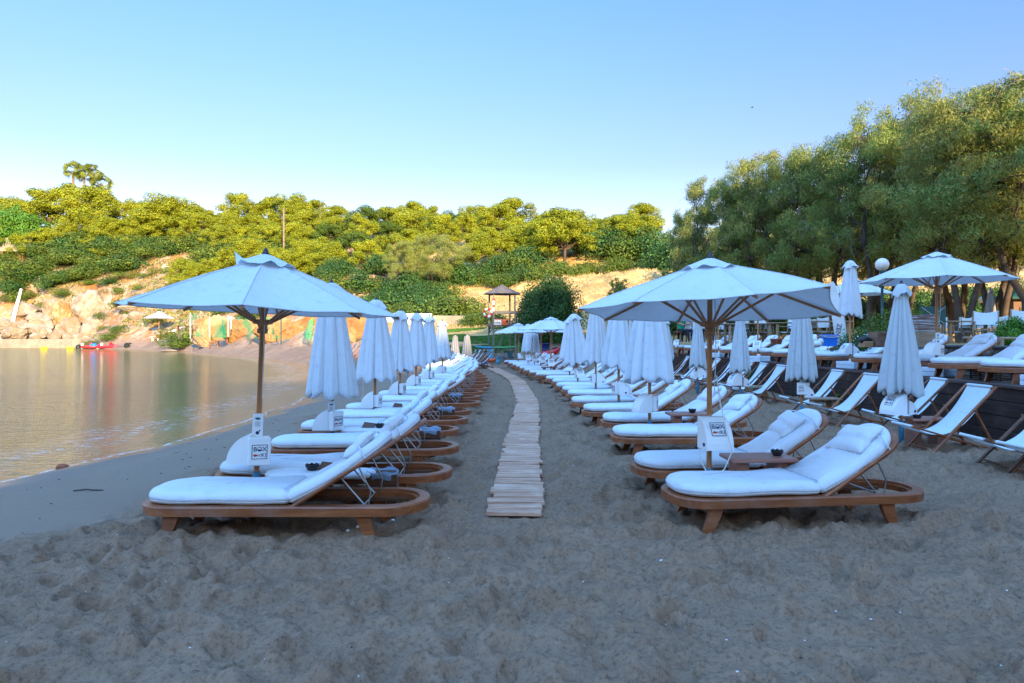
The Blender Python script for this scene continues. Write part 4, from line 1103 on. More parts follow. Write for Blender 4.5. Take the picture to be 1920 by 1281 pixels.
for x, Y, a, lab, ax in tabs:
    side_table(lab, (x, Y, -.03), R(a))
    if ax: ashtray('black ashtray on the %s brown table right of the walkway' % ('nearest' if Y < 7 else 'second'), (WX(ax, Y), Y + .0, .4585))
for x, Y, lab in [(WX(1730, 9.95), 9.9, 'brown table with ashtray and napkin beside the blue-sleeved pole at right'), (WX(1546, 13.1), 13.15, 'pale wooden table between two deck chairs below the timber wall'),
                  (WX(1418, 16.3), 16.3, 'pale wooden table third from the right among the deck chairs'), (WX(1262, 21.2), 21.2, 'pale wooden table farthest away among the deck chairs')]:
    side_table(lab, (x, Y, .0 if Y > 10 else 0), 0, 'pale_wood' if Y > 10 else 'table_wood', .56, .40, .385)
ashtray('black ashtray on the table by the blue-sleeved pole at right', (WX(1720, 9.8), 9.8, .3835), .06)
nb = MB()
for k in range(3): nb.box((0, 0, .003 + k * .005), (.10, .10, .004), .001, (R(4), R(-6 + 5 * k), R(10 * k)))
tag(nb.build('napkins', M['white'], None, (WX(1717, 9.9), 9.92, .392)), 'small stack of white napkins behind the ashtray on the deck-chair table', 'napkins')
ashtray('black ashtray on the pale table third from the right', (WX(1400, 16.2), 16.25, .3835), .06)

def pad_table(label, x0, Y, L=1.0, z=.0):
    rt = thing('side_table', label, 'side table', (x0, Y, z), 0, 'low white topped tables beside the water row')
    mb = slab(0, L, .16, .155, .155, [(.03, .30), (.0, .31), (-.002, .335), (.015, .352), (.05, .358)], None, .004, x0); mb.build('table_top', M['mattress'], rt)
    for s in (.22, L - .22): MB().box((s, 0, .15), (.06, .20, .30), .006).build('leg', M['teak'], rt)
    return rt
for i, (px, Y, axp, mxp) in enumerate([(499, 6.12, 587, 613), (640, 8.98, 712, 690), (700, 11.58, None, 745)]):
    lab = ('nearest', 'second', 'third')[i] + ' low white table between loungers along the water'
    pad_table(lab, WX(px, Y), Y, .98)
    if axp: ashtray('black ashtray on the ' + lab, (WX(axp, Y), Y - .02, .361), .062)
    mb = MB(); mb.add([(-.08, -.05, 0), (.08, -.05, 0), (.08, .05, 0), (-.08, .05, 0), (-.05, 0, .07), (.08, 0, .055)], [(0, 1, 5, 4), (3, 4, 5, 2), (0, 4, 3), (1, 2, 5), (0, 3, 2, 1)], False)
    tag(mb.build('menu_stand', M['teak_dark'], None, (WX(mxp, Y), Y + .02, .361)), 'small wooden tent stand on the ' + lab, 'menu stand', 'wooden tent stands on the white tables')
def bin_(label, loc, s=1.0):
    rt = thing('waste_bin', label, 'waste bin', loc, R(4), 'lined bins under the backrests')
    mb = MB()
    for k in range(3): mb.box((0, 0, .06 + k * .11), (.27 * s, .24 * s, .10), .006)
    mb.build('bin_body', M['teak_dark'], rt)
    V = []; n = 24
    for i, (rr, z) in enumerate([(.80, .18), (.92, .345), (1.0, .352), (1.03, .32), (1.02, .29)]):
        for j in range(n):
            a = 2 * math.pi * j / n; k = 1 / max(abs(math.cos(a)), abs(math.sin(a))); k = min(k, 1.18)
            V.append((.135 * s * rr * k * math.cos(a), .12 * s * rr * k * math.sin(a), z + .012 * math.sin(a * 5 + i) * (i > 1)))
    MB().add(V, [(i * n + j, i * n + (j + 1) % n, (i + 1) * n + (j + 1) % n, (i + 1) * n + j) for i in range(4) for j in range(n)], True).build('bin_liner', M['liner'], rt)
for px, Y, lab in [(718, 6.15, 'wooden bin with pale liner behind the nearest left backrest'), (807, 9.0, 'lined bin behind the second pair of loungers along the water'), (838, 11.6, 'blue lined bin behind the third pair of loungers along the water'),
                   (855, 14.4, 'lined bin behind the fourth pair of loungers along the water'), (1512, 6.5, 'lined bin between the two nearest loungers on the right')]:
    bin_(lab, (WX(px, Y), Y, 0 if px < 1000 else -.05))

# ------------------------------------------------------------------ plank walkway
EDGE = [(972, 911, 1022), (936, 922, 1022), (899, 929, 1018), (870, 939, 1014), (835, 946, 1012), (806, 955, 1011), (785, 960, 1012), (758, 968, 1011), (740, 963, 1001), (718, 952, 988), (708, 937, 975), (688, 905, 924), (683, 893, 912)]
cy = [F * CH / (y - HY) for y, _, _ in EDGE]; cxl = [WX(a, Y) for (_, a, _), Y in zip(EDGE, cy)]; cxr = [WX(b, Y) for (_, _, b), Y in zip(EDGE, cy)]
cr_ = [(a + b) / 2 for a, b in zip(cxl, cxr)]
wk = MB(); rail = MB(); y = cy[0] - .02; r2 = random.Random(4)
zs = []
while y < cy[-1]:
    wd = r2.uniform(.10, .19); xc = np.interp(y, cy, cr_); slope = (np.interp(y + .4, cy, cr_) - np.interp(y - .4, cy, cr_)) / .8 if y > cy[0] + .5 else 0
    L = .50 + r2.uniform(-.035, .035); an = -math.atan(slope) + R(r2.uniform(-2.2, 2.2))
    wk.box((xc + r2.uniform(-.02, .02), y + wd / 2, .040 + r2.uniform(-.002, .004)), (L, wd - .004, .034), .004, (R(r2.uniform(-3, 3)), R(r2.uniform(-1, 1)), an))
    y += wd + r2.uniform(.016, .040)
tag(wk.build('path', M['walk']), kind='structure')

# ------------------------------------------------------------------ timber retaining wall, terrace, stone wall
tag(MB().box((8.75, 16, .10), (2.5, 34, 1.388), 0).build('terrace', M['deck']), kind='structure')
rt = thing('retaining_wall', 'dark timber sleeper wall holding up the lounger terrace', 'retaining wall', (7.36, 0, 0))
mb = MB(); r2 = random.Random(8)
for c in range(4):
    y = -1 - r2.uniform(0, 2)
    while y < 33:
        L = r2.uniform(2.2, 3.0); mb.box((r2.uniform(-.008, .008), y + L / 2, -.05 + c * .215 + .1), (.12, L - .008, .209), .008); y += L
mb.build('boards', M['wall_wood'], rt)
mb = MB(); y = -2
while y < 33:
    L = r2.uniform(2.6, 3.6); mb.box((.06 + r2.uniform(-.006, .006), y + L / 2, .845 - .03), (.30, L - .01, .05), .008); y += L
mb.build('coping', M['coping'], rt)
rt = thing('stone_wall', 'rough rubble stone wall behind the terrace loungers', 'stone wall', (10.0, 0, 0))
MB().box((.12, 15.5, 1.03), (.30, 34, .60), .01).build('core', M['mortar'], rt)
mb = MB(); r2 = random.Random(5)
for k in range(3):
    y = -1
    while y < 32:
        L = r2.uniform(.16, .36); mb.sphere((-.03, y + L / 2, .88 + k * .17 + r2.uniform(-.02, .02)), (.045, L * .50, .088 * r2.uniform(.85, 1.05)), 8, 6); y += L + r2.uniform(-.01, .02)
mb.build('stones', M['rubble'], rt)
MB().box((.10, 15.5, 1.345), (.40, 34.1, .05), .012).build('coping', M['mortar'], rt)
# low woven screens on the terrace behind the lounger legs
for i in range(9):
    y0 = 9.6 + i * 2.05; L = 1.25; rt = thing('wicker_screen', nth(i) + ' low dark woven screen under the terrace loungers, from the right', 'wicker screen', (8.25, y0, .80), 0, 'low woven screens on the terrace')
    mb = MB()
    for k in range(7): mb.tube([(.022 * (1 if (q + k) % 2 else -1), -L / 2 + L * q / 10, .03 + k * .034 + .004 * math.sin(q * 3 + k)) for q in range(11)], .010, 5)
    mb.build('weave', M['wicker'], rt)
    for q in range(6): MB().tube([(0, -L / 2 + L * (q * 2) / 10, 0), (0, -L / 2 + L * q * 2 / 10, .28)], .012, 5).build('stake', M['wicker'], rt)

# ------------------------------------------------------------------ lifeguard tower and water-sport gear beside it
TY = 40.0; tx = WX(921, TY); zg = tz(tx, TY)
rt = thing('lifeguard_tower', 'grey wooden lifeguard tower with pyramid roof, ladder and warning signs', 'lifeguard tower', (tx + .62, TY + .65, 0), R(14))
hw = .68
for sx in (-1, 1):
    for sy in (-1, 1): MB().bar((sx * hw, sy * hw, -.3), (sx * hw * .93, sy * hw * .93, 4.12), .085, .085, (0, 1, 0)).build('post', M['grey_wood'], rt)
mb = MB()
for k in range(9): mb.box((-hw + .085 + k * .165, 0, 2.34), (.155, 1.5, .03), .004)
for s in (-1, 1): mb.box((s * hw, 0, 2.27), (.05, 1.5, .12)); mb.box((0, s * (hw + .02), 2.27), (1.5, .05, .12))
mb.build('platform', M['grey_wood'], rt)
mb = MB()
mb.box((0, -hw - .05, 3.0), (1.5, .04, .14)); mb.box((hw + .05, 0, 3.0), (.04, 1.5, .14)); mb.box((0, hw + .05, 3.0), (1.5, .04, .10)); mb.build('railing', M['grey_wood'], rt)
mb = MB()
for sx in (-1, 1):
    for sy in (-1, 1):
        mb.bar((sx * hw, sy * (hw - .03), 1.75), (sx * (hw - .45), sy * (hw - .03), 2.24), .05, .05); mb.bar((sx * (hw - .03), sy * hw, 1.75), (sx * (hw - .03), sy * (hw - .45), 2.24), .05, .05)
mb.build('braces', M['grey_wood'], rt)
V = [(0, 0, 4.66)]; Rr = 1.16
rf = MB(); n = 8
prev = None
for lvl in range(5):
    a, b = lvl / 5, (lvl + 1) / 5; L1 = [(Rr * a * 1.0 * math.cos(2 * math.pi * j / n + .39) + 0, Rr * a * math.sin(2 * math.pi * j / n + .39), 4.68 - .56 * a) for j in range(n)]
    L2 = [(Rr * b * math.cos(2 * math.pi * j / n + .39), Rr * b * math.sin(2 * math.pi * j / n + .39), 4.68 - .56 * b - .03) for j in range(n)]
    rf.loops([L1, L2], cap0=False, cap1=False, sm=False, flip=True)
rf.add([(Rr * math.cos(2 * math.pi * j / n + .39), Rr * math.sin(2 * math.pi * j / n + .39), 4.085) for j in range(n)], [tuple(range(n))], False)
rf.build('roof', M['thatch'], rt)
mb = MB()
for s in (-1, 1): mb.bar((.30 + 0, s * .2, 2.36), (-.62, s * .2 - .1, -.1), .035, .07, (0, 1, 0))
for k in range(9):
    q = .08 + k * .1; p = Vector((.30, 0, 2.36)).lerp(Vector((-.62, -.1, -.1)), q); mb.box(p, (.07, .40, .025), .003)
mb.build('ladder', M['grey_wood'], rt)
sg = MB(); sg.box((-.42, -hw - .07, 2.42), (.42, .02, .34), .003); s1 = sg.build('notice_board', M['white'], rt)
mb = MB(); mb.box((-.42, -hw - .083, 2.555), (.38, .006, .05), .001); mb.build('red_heading', M['red'], s1)
mb = MB()
for k in range(3): mb.box((-.53 + k * .11, -hw - .083, 2.40), (.07, .006, .08), .001)
for k in range(2): mb.box((-.42, -hw - .083, 2.33 - k * .03), (.34, .006, .012), .001)
mb.build('pictograms', M['ink'], s1)
sg = MB(); sg.box((.02, -hw - .07, 2.42), (.40, .02, .34), .003); s2 = sg.build('warning_board', M['orange'], rt)
mb = MB(); mb.lathe([(0, 0), (.07, 0), (.07, .01), (0, .01)], 14); o = mb.build('warning_mark', M['black'], s2); o.location = (.12, -hw - .083, 2.46); o.rotation_euler = (R(90), 0, 0)
mb = MB()
for k in range(3): mb.box((-.06, -hw - .083, 2.48 - k * .06), (.16, .006, .022), .001)
mb.build('warning_text', M['red'], s2)
# red and white flag and lifebuoy hanging on the tower
def hang(name, label, cat, px, py, Y, wpx, hpx, mt, kind=0):
    wd = wpx / F * Y; ht = hpx / F * Y; V = []; n, m_ = 8, 12
    for i in range(m_ + 1):
        for j in range(n + 1):
            q = j / n - .5; z = -ht * i / m_; V.append((q * wd * (1 - .3 * i / m_ * kind), .07 * math.sin(j * 1.7 + i * .35) * wd, z))
    mb = MB(); mb.add(V, [(i * (n + 1) + j, (i + 1) * (n + 1) + j, (i + 1) * (n + 1) + j + 1, i * (n + 1) + j + 1) for i in range(m_) for j in range(n)], True)
    o = mb.build(name, mt, None, (WX(px, Y), Y, WZ(py, Y))); mb_ = o.data
    return tag(o, label, cat)
o = hang('flag', 'red and white flag hanging limp from the tower post', 'flag', 926, 560, 39.75, 5, 24, [M['white'], M['red']])
for k, p in enumerate(o.data.polygons): p.material_index = 1 if (k // 16) % 3 == 0 or k % 8 > 5 else 0
rt = thing('lifebuoy', 'red and white lifebuoy hanging on the left tower post', 'lifebuoy', (WX(915, 39.9), 39.62, WZ(587, 39.9)), 0)
a1 = MB(); a2 = MB()
for k in range(8):
    seg = [(.22 * math.cos(a), .0, .22 * math.sin(a)) for a in [2 * math.pi * (k + q / 4) / 8 for q in range(5)]]
    (a1 if k % 2 else a2).tube(seg, .06, 8)
a1.build('red_band', M['red'], rt); a2.build('white_band', M['white'], rt)
def board(label, px0, px1, Y, py, mats, name='paddle_board', cat='paddle board'):
    x0, x1 = WX(px0, Y), WX(px1, Y); L = x1 - x0; z = WZ(py, Y); Ls = []
    for i in range(15):
        q = i / 14; wd = .36 * math.sin(math.pi * min(max(q, .015), .985)) ** .45; z_ = .10 * (abs(q - .5) * 2) ** 4
        Ls.append([(x0 + L * q, Y + wd * math.cos(a), z + z_ + .06 * math.sin(a) * (wd / .36) ** .5) for a in [2 * math.pi * k / 12 for k in range(12)]])
    mb = MB(); mb.loops(Ls); me_ = mb.build(name, mats)
    if len(mats) > 1:
        for p in me_.data.polygons: p.material_index = 1 if p.center.x > x0 + L * .45 else 0
    return tag(me_, label, cat, 'boards by the tower')
board('paddle board with a blue nose and green tail resting on the rack under the tower', 890, 969, 40.6, 652, [M['boardblue'], M['boardgreen']])
rt = thing('board_rack', 'grey wooden rack under the tower carrying the paddle board', 'board rack', (WX(930, 40.7), 40.7, tz(-1, 40.7)), 0)
mb = MB(); zt_ = WZ(655, 40.7) - tz(-1, 40.7)
for s in (-1, 1):
    for q in (-.85, .35, 1.1): mb.bar((q, s * .3, 0), (q, s * .3, zt_), .07, .07, (0, 1, 0)); mb.bar((q, s * .3, zt_ - .05), (q + .4, s * .3, 0.05), .05, .05)
mb.build('posts', M['grey_wood'], rt); mb = MB()
for s in (-1, 1): mb.box((.1, s * .3, zt_ - .03), (2.3, .07, .07))
mb.build('rails', M['grey_wood'], rt)
def hull(label, name, cat, px0, px1, py, Y, mt, th=.28, wd=.38, tiltz=0, rz=0, z=None):
    x0, x1 = WX(px0, Y), WX(px1, Y); L = (x1 - x0); Ls = []
    for i in range(17):
        q = i / 16; k = math.sin(math.pi * min(max(q, .02), .98)) ** .55; up = .18 * (abs(q - .5) * 2) ** 3
        Ls.append([((q - .5) * L, wd * k * math.cos(a), up + th * k * math.sin(a) * (.5 if math.sin(a) > 0 else 1)) for a in [2 * math.pi * j / 12 for j in range(12)]])
    mb = MB(); mb.loops(Ls); o = mb.build(name, mt, None, ((x0 + x1) / 2, Y, WZ(py, Y) if z is None else z)); o.rotation_euler = (0, -tiltz, rz)
    return tag(o, label, cat, 'boats and boards stored by the tower')
o = hull('red kayak lying behind the far open parasols', 'kayak', 'kayak', 1010, 1052, 661, 37.5, M['red'], .30, .42, R(12))
mb = MB(); mb.tube([(-.45, 0, .16), (-.1, -.16, .17), (.45, 0, .18), (-.1, .16, .17), (-.45, 0, .16)], .03, 6); mb.build('cockpit_rim', M['black'], o)
o = hull('orange inflatable tube under the lifeguard tower', 'inflatable_tube', 'inflatable', 909, 932, 675, 39.4, M['orange'], .16, .16)
o = hull('dark overturned boat under the tower beside the blue bin', 'boat', 'boat', 934, 978, 673, 42.0, M['dark_metal'], .35, .6)
for px, py, Y, wd, ht, mt, lab in [(934.5, 676, 38.3, .24, .42, 'lightblue', 'light blue bin standing in front of the lifeguard tower'), (955.5, 667, 41.6, .34, .34, 'lightblue', 'pale blue water drum behind the tower rack'), (1023, 655, 40, .45, .7, 'navy', 'dark blue drum left of the red kayak')]:
    rt = thing('barrel' if wd > .3 else 'plastic_bin', lab, 'container', (WX(px, Y), Y, WZ(py, Y) - ht / 2), 0)
    MB().lathe([(0, 0), (wd * .46, 0), (wd * .5, ht * .5), (wd * .54, ht * .93), (wd * .58, ht * .93), (wd * .58, ht), (wd * .50, ht)], 16).build('body', M[mt], rt)
    MB().lathe([(0, ht - .05), (wd * .51, ht - .05), (wd * .51, ht - .04), (0, ht - .02)], 16).build('lid', M[mt], rt)
mb = MB(); mb.sphere((0, 0, .10), (.22, .16, .13), 12, 8); mb.tube([(-.1, 0, .2), (0, 0, .3), (.1, 0, .2)], .015, 6)
tag(mb.build('bag', M['navy'], None, (WX(907, 37.5), 37.5, tz(WX(907, 37.5), 37.5))), 'dark blue bag on the sand at the foot of the ladder', 'bag')
hang('towel', 'light blue cloth hanging from the board rack', 'cloth', 919, 655, 40.2, 11, 22, [M['lightblue']], 1)
mb = MB()
for s in (-.16, .16): mb.bar((s, 0, 0), (s + .62, .05, .98), .035, .05, (0, 1, 0))
for k in range(6): q = .1 + k * .15; mb.bar((-.16 + .62 * q, .05 * q, .98 * q), (.16 + .62 * q, .05 * q, .98 * q), .03, .03)
tag(mb.build('step_ladder', M['grey_wood'], None, (WX(895, 38.2), 38.2, -.02)), 'short grey ladder leaning left of the lifeguard tower', 'ladder')

# ------------------------------------------------------------------ vegetation
def leaf_quads(P, Nn, w_, l_, jit=.6, droop=0.0, seed=0, up=None):
    """rectangular leaf clumps: centres P, outward directions Nn; returns V, Q"""
    r_ = np.random.RandomState(seed); n = len(P)
    nn = Nn + r_.normal(0, jit, (n, 3)); nn /= np.linalg.norm(nn, axis=1, keepdims=True) + 1e-9
    a = r_.normal(0, 1, (n, 3)); 
    if droop: a = a * (1 - droop) + np.array([0, 0, -1.0]) * droop * 2
    if up is not None: a = a * .4 + up
    a -= nn * (a * nn).sum(1, keepdims=True); a /= np.linalg.norm(a, axis=1, keepdims=True) + 1e-9
    b = np.cross(nn, a)
    ww = w_ * r_.uniform(.6, 1.3, (n, 1)) / 2; ll = l_ * r_.uniform(.6, 1.3, (n, 1)) / 2
    V = np.stack([P - a * ll, P + b * ww * .9 , P + a * ll, P - b * ww * .9 ], 1).reshape(-1, 3)
    return V, np.arange(n * 4).reshape(n, 4)
def blob_points(blobs, per, r_, shell=.55, flat=1.0):
    P = []; D = []
    for c, rad in blobs:
        rad = np.array(rad if hasattr(rad, '__len__') else (rad, rad, rad * flat)); k = int(per * (rad.prod() ** (1 / 3)) ** 2)
        d = r_.normal(0, 1, (k, 3)); d /= np.linalg.norm(d, axis=1, keepdims=True)
        rr = (shell + (1 - shell) * r_.uniform(0, 1, (k, 1)) ** .6)
        # lumpy surface
        lum = 1 + .22 * np.sin(d[:, :1] * 5 + c[0] * 3) * np.sin(d[:, 1:2] * 5 + c[1]) + .12 * np.sin(d[:, 2:3] * 9 + c[2])
        P.append(np.array(c) + d * rad * rr * lum); D.append(d / rad * rad.mean())
    return np.concatenate(P), np.concatenate(D)
def limbs(mb, base, targets, r0, r_, wig=.15):
    for t_ in targets:
        b = Vector(base); t_ = Vector(t_); pts = []
        for i in range(6):
            q = i / 5; p = b.lerp(t_, q); p += Vector((r_.uniform(-wig, wig), r_.uniform(-wig, wig), r_.uniform(-wig, wig) + math.sin(q * math.pi) * -.15)) * (1 if 0 < i < 5 else 0); pts.append(p)
        mb.tube(pts, [r0 * (1 - q * .85) for q in [i / 5 for i in range(6)]], 6, cap=False)
def make_pine(v, h=8.0, w_=4.0, mt='pine', dens=620):
    r_ = np.random.RandomState(100 + v); rr = random.Random(v)
    rt = thing('pine_tree', 'x', 'tree', group='pines on the hillside')
    blobs = []; nb = 40 + v % 3 * 7
    for k in range(nb):
        a = rr.uniform(0, 2 * math.pi); q = rr.uniform(0, 1) ** .6; lay = rr.random()
        z = h * (.26 + .64 * lay); rad = w_ * (1.05 - .60 * lay ** 1.6) * q
        s_ = rr.uniform(.5, 1.1) * w_ * .25
        blobs.append(((rad * math.cos(a), rad * math.sin(a), z), (s_ * 1.15, s_ * 1.15, s_ * .82)))
    P, D = blob_points(blobs, dens, r_, .62); D[:, 2] += .35
    V, Q = leaf_quads(P, D, .13, .24, .55, seed=v)
    link('crown', mesh_np('crown', V, Q, M[mt]), rt)
    mb = MB(); top = Vector((rr.uniform(-.4, .4), rr.uniform(-.4, .4), h * .62)); mb.tube([(0, 0, -.8), (rr.uniform(-.2, .2), rr.uniform(-.2, .2), h * .3), top], [.22, .17, .10], 7)
    limbs(mb, (0, 0, h * .28), [b[0] for b in blobs[::2]], .09, rr, .25); mb.build('trunk', M['bark'], rt)
    return rt
def make_bush(v, w_=1.6, h=1.2, mt='scrub', dens=100, ls=.22, name='bush', nb=9):
    r_ = np.random.RandomState(300 + v); rr = random.Random(300 + v)
    blobs = []
    for k in range(nb):
        a = rr.uniform(0, 6.28); q = rr.uniform(0, .8); s_ = rr.uniform(.35, .55)
        blobs.append(((w_ * q * math.cos(a), w_ * q * math.sin(a), h * (.25 + .4 * (1 - q) * rr.uniform(.5, 1.2))), (w_ * s_, w_ * s_, h * s_ * 1.0)))
    P, D = blob_points(blobs, dens, r_, .7); D[:, 2] += .3; k_ = P[:, 2] > -.3; P, D = P[k_], D[k_]
    V, Q = leaf_quads(P, D, ls * .8, ls, .6, seed=v)
    rt = thing(name, 'x', 'bush', group='bushes on the hillside')
    link('foliage', mesh_np('foliage', V, Q, M[mt]), rt)
    mb = MB(); limbs(mb, (0, 0, -.2), [b[0] for b in blobs[:5]], .05, rr, .1); mb.build('stem', M['bark'], rt)
    return rt
def make_tamarisk(v, h=9.0, w_=3.4):
    r_ = np.random.RandomState(500 + v); rr = random.Random(500 + v)
    rt = thing('tamarisk_tree', 'x', 'tree', group='tamarisk trees behind the terrace')
    blobs = []
    lobes = []
    for k in range(15):
        a = k * 2.4 + rr.uniform(-.5, .5); lay = (k + rr.random()) / 15; q = rr.uniform(.35, 1)
        prof_ = math.sin(min(1, .24 + lay * .80) * math.pi) ** .5
        lobes.append((w_ * .80 * q * max(prof_, .22) * math.cos(a), w_ * .80 * q * max(prof_, .22) * math.sin(a), h * (.34 + .54 * lay), rr.uniform(.85, 1.35) * w_ / 3.4))
    for lx, ly, lz, lr in lobes:
        for k in range(11):
            d = Vector((rr.gauss(0, 1), rr.gauss(0, 1), rr.gauss(.35, .8))).normalized(); e = rr.uniform(.55, 1.0) * lr
            s_ = rr.uniform(.20, .50) * lr; e *= rr.choice((1, 1, 1, 1.35))
            blobs.append(((lx + d.x * e, ly + d.y * e, lz + d.z * e * .85), (s_ * 1.1, s_ * 1.1, s_ * .8)))
    P, D = blob_points(blobs, 1600, r_, .30); D[:, 2] += .25
    # feathery drooping sprays: long narrow leaves that follow their clump's hang
    V, Q = leaf_quads(P, D, .035, .17, .7, .35, seed=v)
    link('crown', mesh_np('crown', V, Q, M['tamarisk']), rt)
    mb = MB(); forks = []
    for k in range(3):
        a = rr.uniform(0, 6.28); f = Vector((math.cos(a) * rr.uniform(.5, 1.2), math.sin(a) * rr.uniform(.5, 1.2), h * rr.uniform(.36, .48))); forks.append(f)
        m1 = Vector((f.x * .25 + rr.uniform(-.2, .2), f.y * .3, h * .16)); mb.tube([(rr.uniform(-.12, .12), rr.uniform(-.12, .12), -.4), m1, f.lerp(m1, .4) + Vector((.15, 0, 0)), f], [.16, .12, .10, .08], 8)
    for i, b in enumerate(lobes):
        limbs(mb, forks[i % 3], [b[:3]], .07, rr, .3)
    for i, b in enumerate(blobs):
        if i % 3 == 0: limbs(mb, lobes[i // 11][:3], [b[0]], .025, rr, .12)
    mb.build('trunk', M['bark'], rt)
    tw = []; mb = MB()
    for i in range(26):
        b = rr.choice(blobs)[0]; p = Vector(b)
        for q in range(7):
            d = Vector((rr.uniform(-1, 1), rr.uniform(-1, 1), rr.uniform(-.8, .5))); mb.tube([p, p + d * .55, p + d * .95 + Vector((0, 0, -.2))], [.014, .009, .004], 3, cap=False)
    mb.build('twigs', M['twig'], rt)['kind'] = 'stuff'
    return rt
def make_palm(v):
    rr = random.Random(700 + v); rt = thing('palm_tree', 'x', 'palm', group='fan palms above the pines'); h = 5.2
    mb = MB(); mb.tube([(0, 0, -1), (.05, 0, 2), (.1, .05, h)], [.22, .18, .16], 8); mb.build('trunk', M['bark_pale'], rt)
    V = []; Fs = []
    for k in range(34):
        a = rr.uniform(0, 6.28); e = rr.uniform(-.7, 1.2); st = Vector((math.cos(a) * math.cos(e), math.sin(a) * math.cos(e), math.sin(e))); c = Vector((.1, .05, h)) + st * rr.uniform(.7, 1.0)
        side = st.cross(Vector((0, 0, 1))).normalized(); upv = side.cross(st); _t = rr.uniform(-1.2, 1.2); side, upv = side * math.cos(_t) + upv * math.sin(_t), upv * math.cos(_t) - side * math.sin(_t)
        for q in range(13):
            f = -1.25 + 2.5 * q / 12; d = (st * math.cos(f) + side * math.sin(f)).normalized(); L = rr.uniform(.75, 1.0); w2 = .045
            tip = c + d * L + Vector((0, 0, -.22 * L)); m_ = c + d * L * .55; s2 = d.cross(upv).normalized() * w2; b = len(V)
            V += [tuple(c), tuple(m_ + s2), tuple(tip), tuple(m_ - s2)]; Fs.append((b, b + 1, b + 2, b + 3))
    link('crown', mesh_np('crown', V, Fs, M['palm']), rt)
    return rt

pines = [make_pine(i, 8 + .6 * (i % 2), 3.6 + .4 * (i % 3)) for i in range(5)] + [make_pine(6, 8, 4.2, 'pine_dark')]
SKY = [(-80, 375), (0, 378), (60, 352), (100, 350), (140, 346), (200, 358), (240, 368), (290, 360), (330, 363), (372, 375), (392, 405), (410, 368), (440, 352), (480, 362), (520, 370), (550, 364), (600, 375), (640, 392),
       (700, 402), (760, 394), (800, 412), (825, 404), (860, 420), (915, 409), (960, 414), (1000, 414), (1040, 434), (1075, 440), (1095, 462), (1115, 452), (1150, 414), (1200, 416), (1240, 414), (1300, 405), (1400, 400)]
sx_, sy_ = [a for a, _ in SKY], [b for _, b in SKY]
pc = [0]; hill_items = []
def put_pine(px, Y, top=None, hgt=None, v=None, rowname='', wide=1.0):
    x = WX(px, Y); z = tz(x, Y); h = (WZ(top, Y) - z) if top is not None else hgt
    s_ = max(h, 3.2) / 8.2; v = rnd.randrange(5) if v is None else v
    pc[0] += 1
    o = place(pines[v], (x, Y, z - .3), rnd.uniform(0, 6.28), (s_ * wide, s_ * wide, s_), None, 'pines on the wooded hillside')
    hill_items.append((rowname, px, o)); return o
# skyline row
px = -60
while px < 1250:
    Y = np.interp(px, [-60, 400, 600, 1000, 1070, 1110, 1250], [146, 142, 138, 128, 122, 128, 126])
    top = np.interp(px, sx_, sy_) + rnd.uniform(-8, 13)
    if not 1078 < px < 1096: put_pine(px, Y + rnd.uniform(-3, 4), top=top, rowname='skyline', wide=rnd.uniform(.95, 1.3))
    px += rnd.uniform(30, 44)
px = -70
while px < 470:
    put_pine(px, 137 + rnd.uniform(-1.5, 1.5), hgt=rnd.uniform(5.5, 7.5), rowname='clifftop', wide=1.2); px += rnd.uniform(30, 46)
# rows down the slope
for (Yr, x0, x1, step, hgt, nm, vd) in [(128, 400, 1240, 46, 7.2, 'upper slope', .1), (117, 560, 1080, 50, 6.8, 'middle slope', .15), (106, 590, 1070, 62, 6.2, 'lower slope', .2)]:
    px = x0 + rnd.uniform(0, 20)
    while px < x1:
        if not (Yr < 110 and 820 < px < 900):
            put_pine(px, Yr + rnd.uniform(-4, 4), hgt=hgt * rnd.uniform(.75, 1.15), v=(5 if rnd.random() < vd else None), rowname=nm, wide=rnd.uniform(1, 1.3))
        px += step * rnd.uniform(.75, 1.25)
for px, Y, h in [(175, 134, 4.6), (185, 131, 4.2), (330, 130, 5), (425, 126, 5.5), (500, 122, 6), (560, 118, 6.5), (240, 133, 4), (620, 100, 6), (685, 97, 5.5), (560, 104, 5), (1030, 96, 8.0), (1058, 94, 8.2), (1008, 98, 6.5), (985, 100, 6), (955, 99, 5.5), (925, 98, 5.5), (895, 97, 5.5), (1085, 98, 6.0), (1140, 100, 5.5), (1180, 98, 5.5), (1215, 97, 6)]:
    put_pine(px, Y, hgt=h, rowname='open scrub', wide=1.15)
hill_items.sort(key=lambda t_: (t_[0], t_[1])); cnt = {}
for rn, px, o in hill_items:
    k = cnt.get(rn, 0); cnt[rn] = k + 1
    o['label'] = '%s sunlit pine from the left in the %s row of the wooded hillside' % (nth(k, 'first'), rn) if k < 40 else 'last pine in the %s row' % rn
palms = make_palm(0), make_palm(1)
for i, (px, py) in enumerate([(136, 320), (158, 327), (174, 325), (190, 344)]):
    Y = 150; x = WX(px, Y); place(palms[i % 2], (x, Y, WZ(py, Y) - 5.2 * 1.5), i * 2.0, 1.5, nth(i, 'first') + ' palm from the left standing above the pines on the skyline', 'palms above the pines')
for px, Y, w_, hpx0, mt, lab in [(40, 128, 5.6, 372, 'brightgreen', 'large rounded bright green tree at the left edge on the clifftop')]:
    t1 = make_bush(50, 5.6, 7.5, 'deepgreen', 160, .32, 'broadleaf_tree', 16); x = WX(42, 140)
    t1.children[0].data.materials[0] = M['brightgreen']; place(t1, (x, 140, tz(x, 140) - .3), 0, (1.05, 1.05, 1.15), lab); t1['category'] = 'tree'; t1['group'] = 'trees on the clifftop'
bushes = [make_bush(i, 1.9, 1.5, 'scrub', 560, .14) for i in range(4)]
bushd = [make_bush(10 + i, 1.9, 1.7, 'deepgreen', 560, .15) for i in range(2)]
